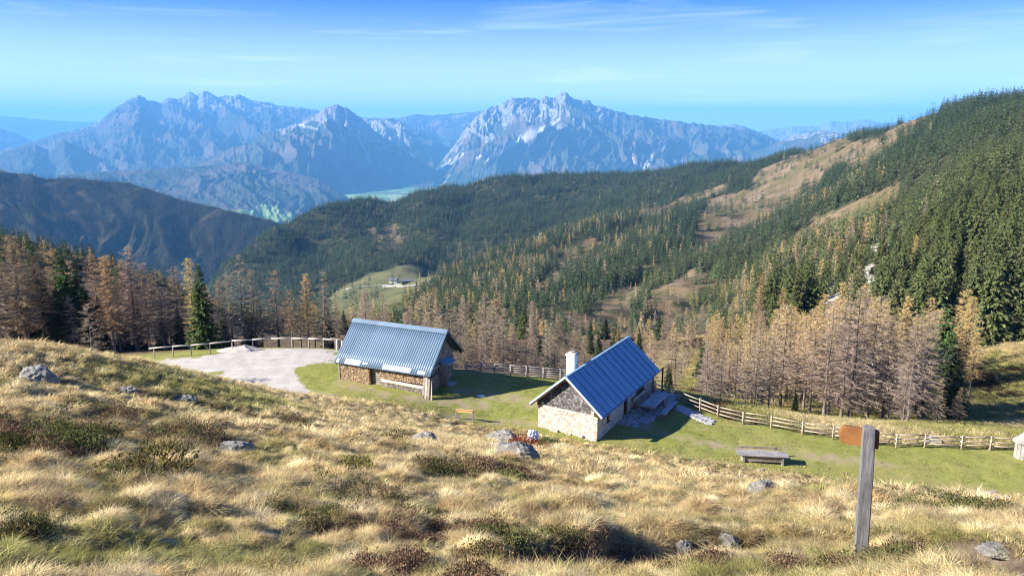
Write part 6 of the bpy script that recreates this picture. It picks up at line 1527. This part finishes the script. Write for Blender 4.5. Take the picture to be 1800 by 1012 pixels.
# distinct shrubs
LEAF_O = mat_leaf('shrub_leaves', True, var=0.45, trans=0.25)
def shrub(px, py, rad, ht, col, label, seed, ls=.09, name='shrub', n=1300, upr=.3):
    p_ = hit(px, py); e = empty(name, tuple(p_), 0, label, 'shrub')
    o = bpy.data.objects.new('foliage', leafy_mesh('foliage', n, rad, ht, ls, seed, LEAF_O, upr)); C.objects.link(o); o.parent = e; o.color = (*col, 1)
    b = MB()
    for k in range(6): a = k + seed; b.tube([(0, 0, -.1), (rad * .5 * math.cos(a), rad * .5 * math.sin(a), ht * .7)], [.02, .008], 5)
    b.build('stems', BARK, e)
shrub(962, 785, .85, .85, (0.075, 0.13, 0.03), 'round green shrub right of the layered outcrop', 1)
shrub(922, 790, .95, .5, (0.25, 0.075, 0.04), 'low rust-red shrub in front of the white rock', 2, name='rust_shrub', upr=.6)
shrub(620, 838, .6, .32, (0.16, 0.15, 0.04), 'yellow-green bilberry bush in the left of the near slope', 3, .05)
shrub(262, 836, .75, .35, (0.13, 0.11, 0.035), 'low olive bush among the tussocks left of the lone pale rock', 4, .06)

# ------------------------------------------------------------------ farm in the valley
p_ = hit(692, 497); fm = empty('farmhouse', tuple(p_), R(-8), 'white farmhouse with a grey roof on the green valley clearing', 'house')
b = MB(); b.box((0, 0, 2.2), (15, 11, 8.4)); b.build('wall', M_['white_plaster'], fm)
b = MB(); x_, y_, z_, k = 8.6, 7, 6.0, 4.4
b.add([(-x_, -y_, z_), (-x_, y_, z_), (-x_, 0, z_ + k), (x_, -y_, z_), (x_, y_, z_), (x_, 0, z_ + k)], [(0, 2, 1), (3, 4, 5), (0, 3, 5, 2), (1, 2, 5, 4), (0, 1, 4, 3)])
FROOF = mat_plain('farm_roof', (0.13, 0.135, 0.15), .7); b.build('roof', FROOF, fm)
for i in range(4):
    for zz in (1.6, 4.4):
        b = MB(); b.box((-5.4 + 3.6 * i, -5.52, zz), (1.1, .1, 1.3)); b.build('window', M_['glass'], fm)
fm.scale = (.75,) * 3
p2 = hit(716, 497); f2 = empty('farm_barn', tuple(p2), R(6), 'long dark barn right of the white farmhouse', 'barn')
b = MB(); b.box((0, 0, 1.2), (20, 9, 6)); b.build('wall', M_['dark_wood'], f2)
b = MB(); x_, y_, z_, k = 11, 6, 4.1, 3.4; b.add([(-x_, -y_, z_), (-x_, y_, z_), (-x_, 0, z_ + k), (x_, -y_, z_), (x_, y_, z_), (x_, 0, z_ + k)], [(0, 2, 1), (3, 4, 5), (0, 3, 5, 2), (1, 2, 5, 4), (0, 1, 4, 3)]); b.build('roof', FROOF, f2); f2.scale = (.7,) * 3
def ribbon(name, pts, wd, mat, label, cat, step=6.0, lift=.35):
    P = [np.array(hit(*q)) for q in pts]; vs = []; fs = []; Q = []
    for a, c in zip(P[:-1], P[1:]):
        m = max(1, int(np.linalg.norm((c - a)[:2]) / step))
        for k in range(m): Q.append(a + (c - a) * k / m)
    Q.append(P[-1])
    for i, q in enumerate(Q):
        d = Q[min(i + 1, len(Q) - 1)] - Q[max(i - 1, 0)]; nn_ = np.array([-d[1], d[0]]) / max(1e-6, math.hypot(d[0], d[1]))
        for s in (-1, 1): x = q[0] + s * nn_[0] * wd / 2; y = q[1] + s * nn_[1] * wd / 2; vs.append((x, y, Hf(x, y) + lift))
    for i in range(len(Q) - 1): fs.append((2 * i, 2 * i + 1, 2 * i + 3, 2 * i + 2))
    b = MB(); b.add(vs, fs); return b.build(name, mat, None, label, cat, None, 'structure')
PALE_ROAD = mat_plain('pale_road', (0.30, 0.28, 0.24), .95, .15, .2)
ribbon('farm_road', ((588, 513), (612, 508), (645, 503), (675, 501), (705, 504), (735, 500)), 6.0, PALE_ROAD, 'pale farm track leading across the valley clearing to the farmhouse', 'road')
p3 = hit(690, 503); b = MB(); b.box((0, 0, -.6), (26, 5, 3)); b.build('retaining_wall', M_['white_plaster'], None, 'low white wall below the farmhouse yard', 'wall', None, None, tuple(p3), R(-5))

grass()

# ------------------------------------------------------------------ haze
b = MB(); b.box((0, 22000, 160), (120000, 62000, 2270))
m, t, n, l = newmat('haze')
pv = n('ShaderNodeVolumePrincipled'); pv.inputs['Color'].default_value = (0.18, 0.51, 1.0, 1); pv.inputs['Density'].default_value = HAZE_DENSITY; pv.inputs['Anisotropy'].default_value = 0.0
o = n('ShaderNodeOutputMaterial'); l(pv.outputs[0], o.inputs['Volume'])
b.build('haze', m, None, 'blue autumn haze filling the air over the valley', 'haze', None, 'stuff')
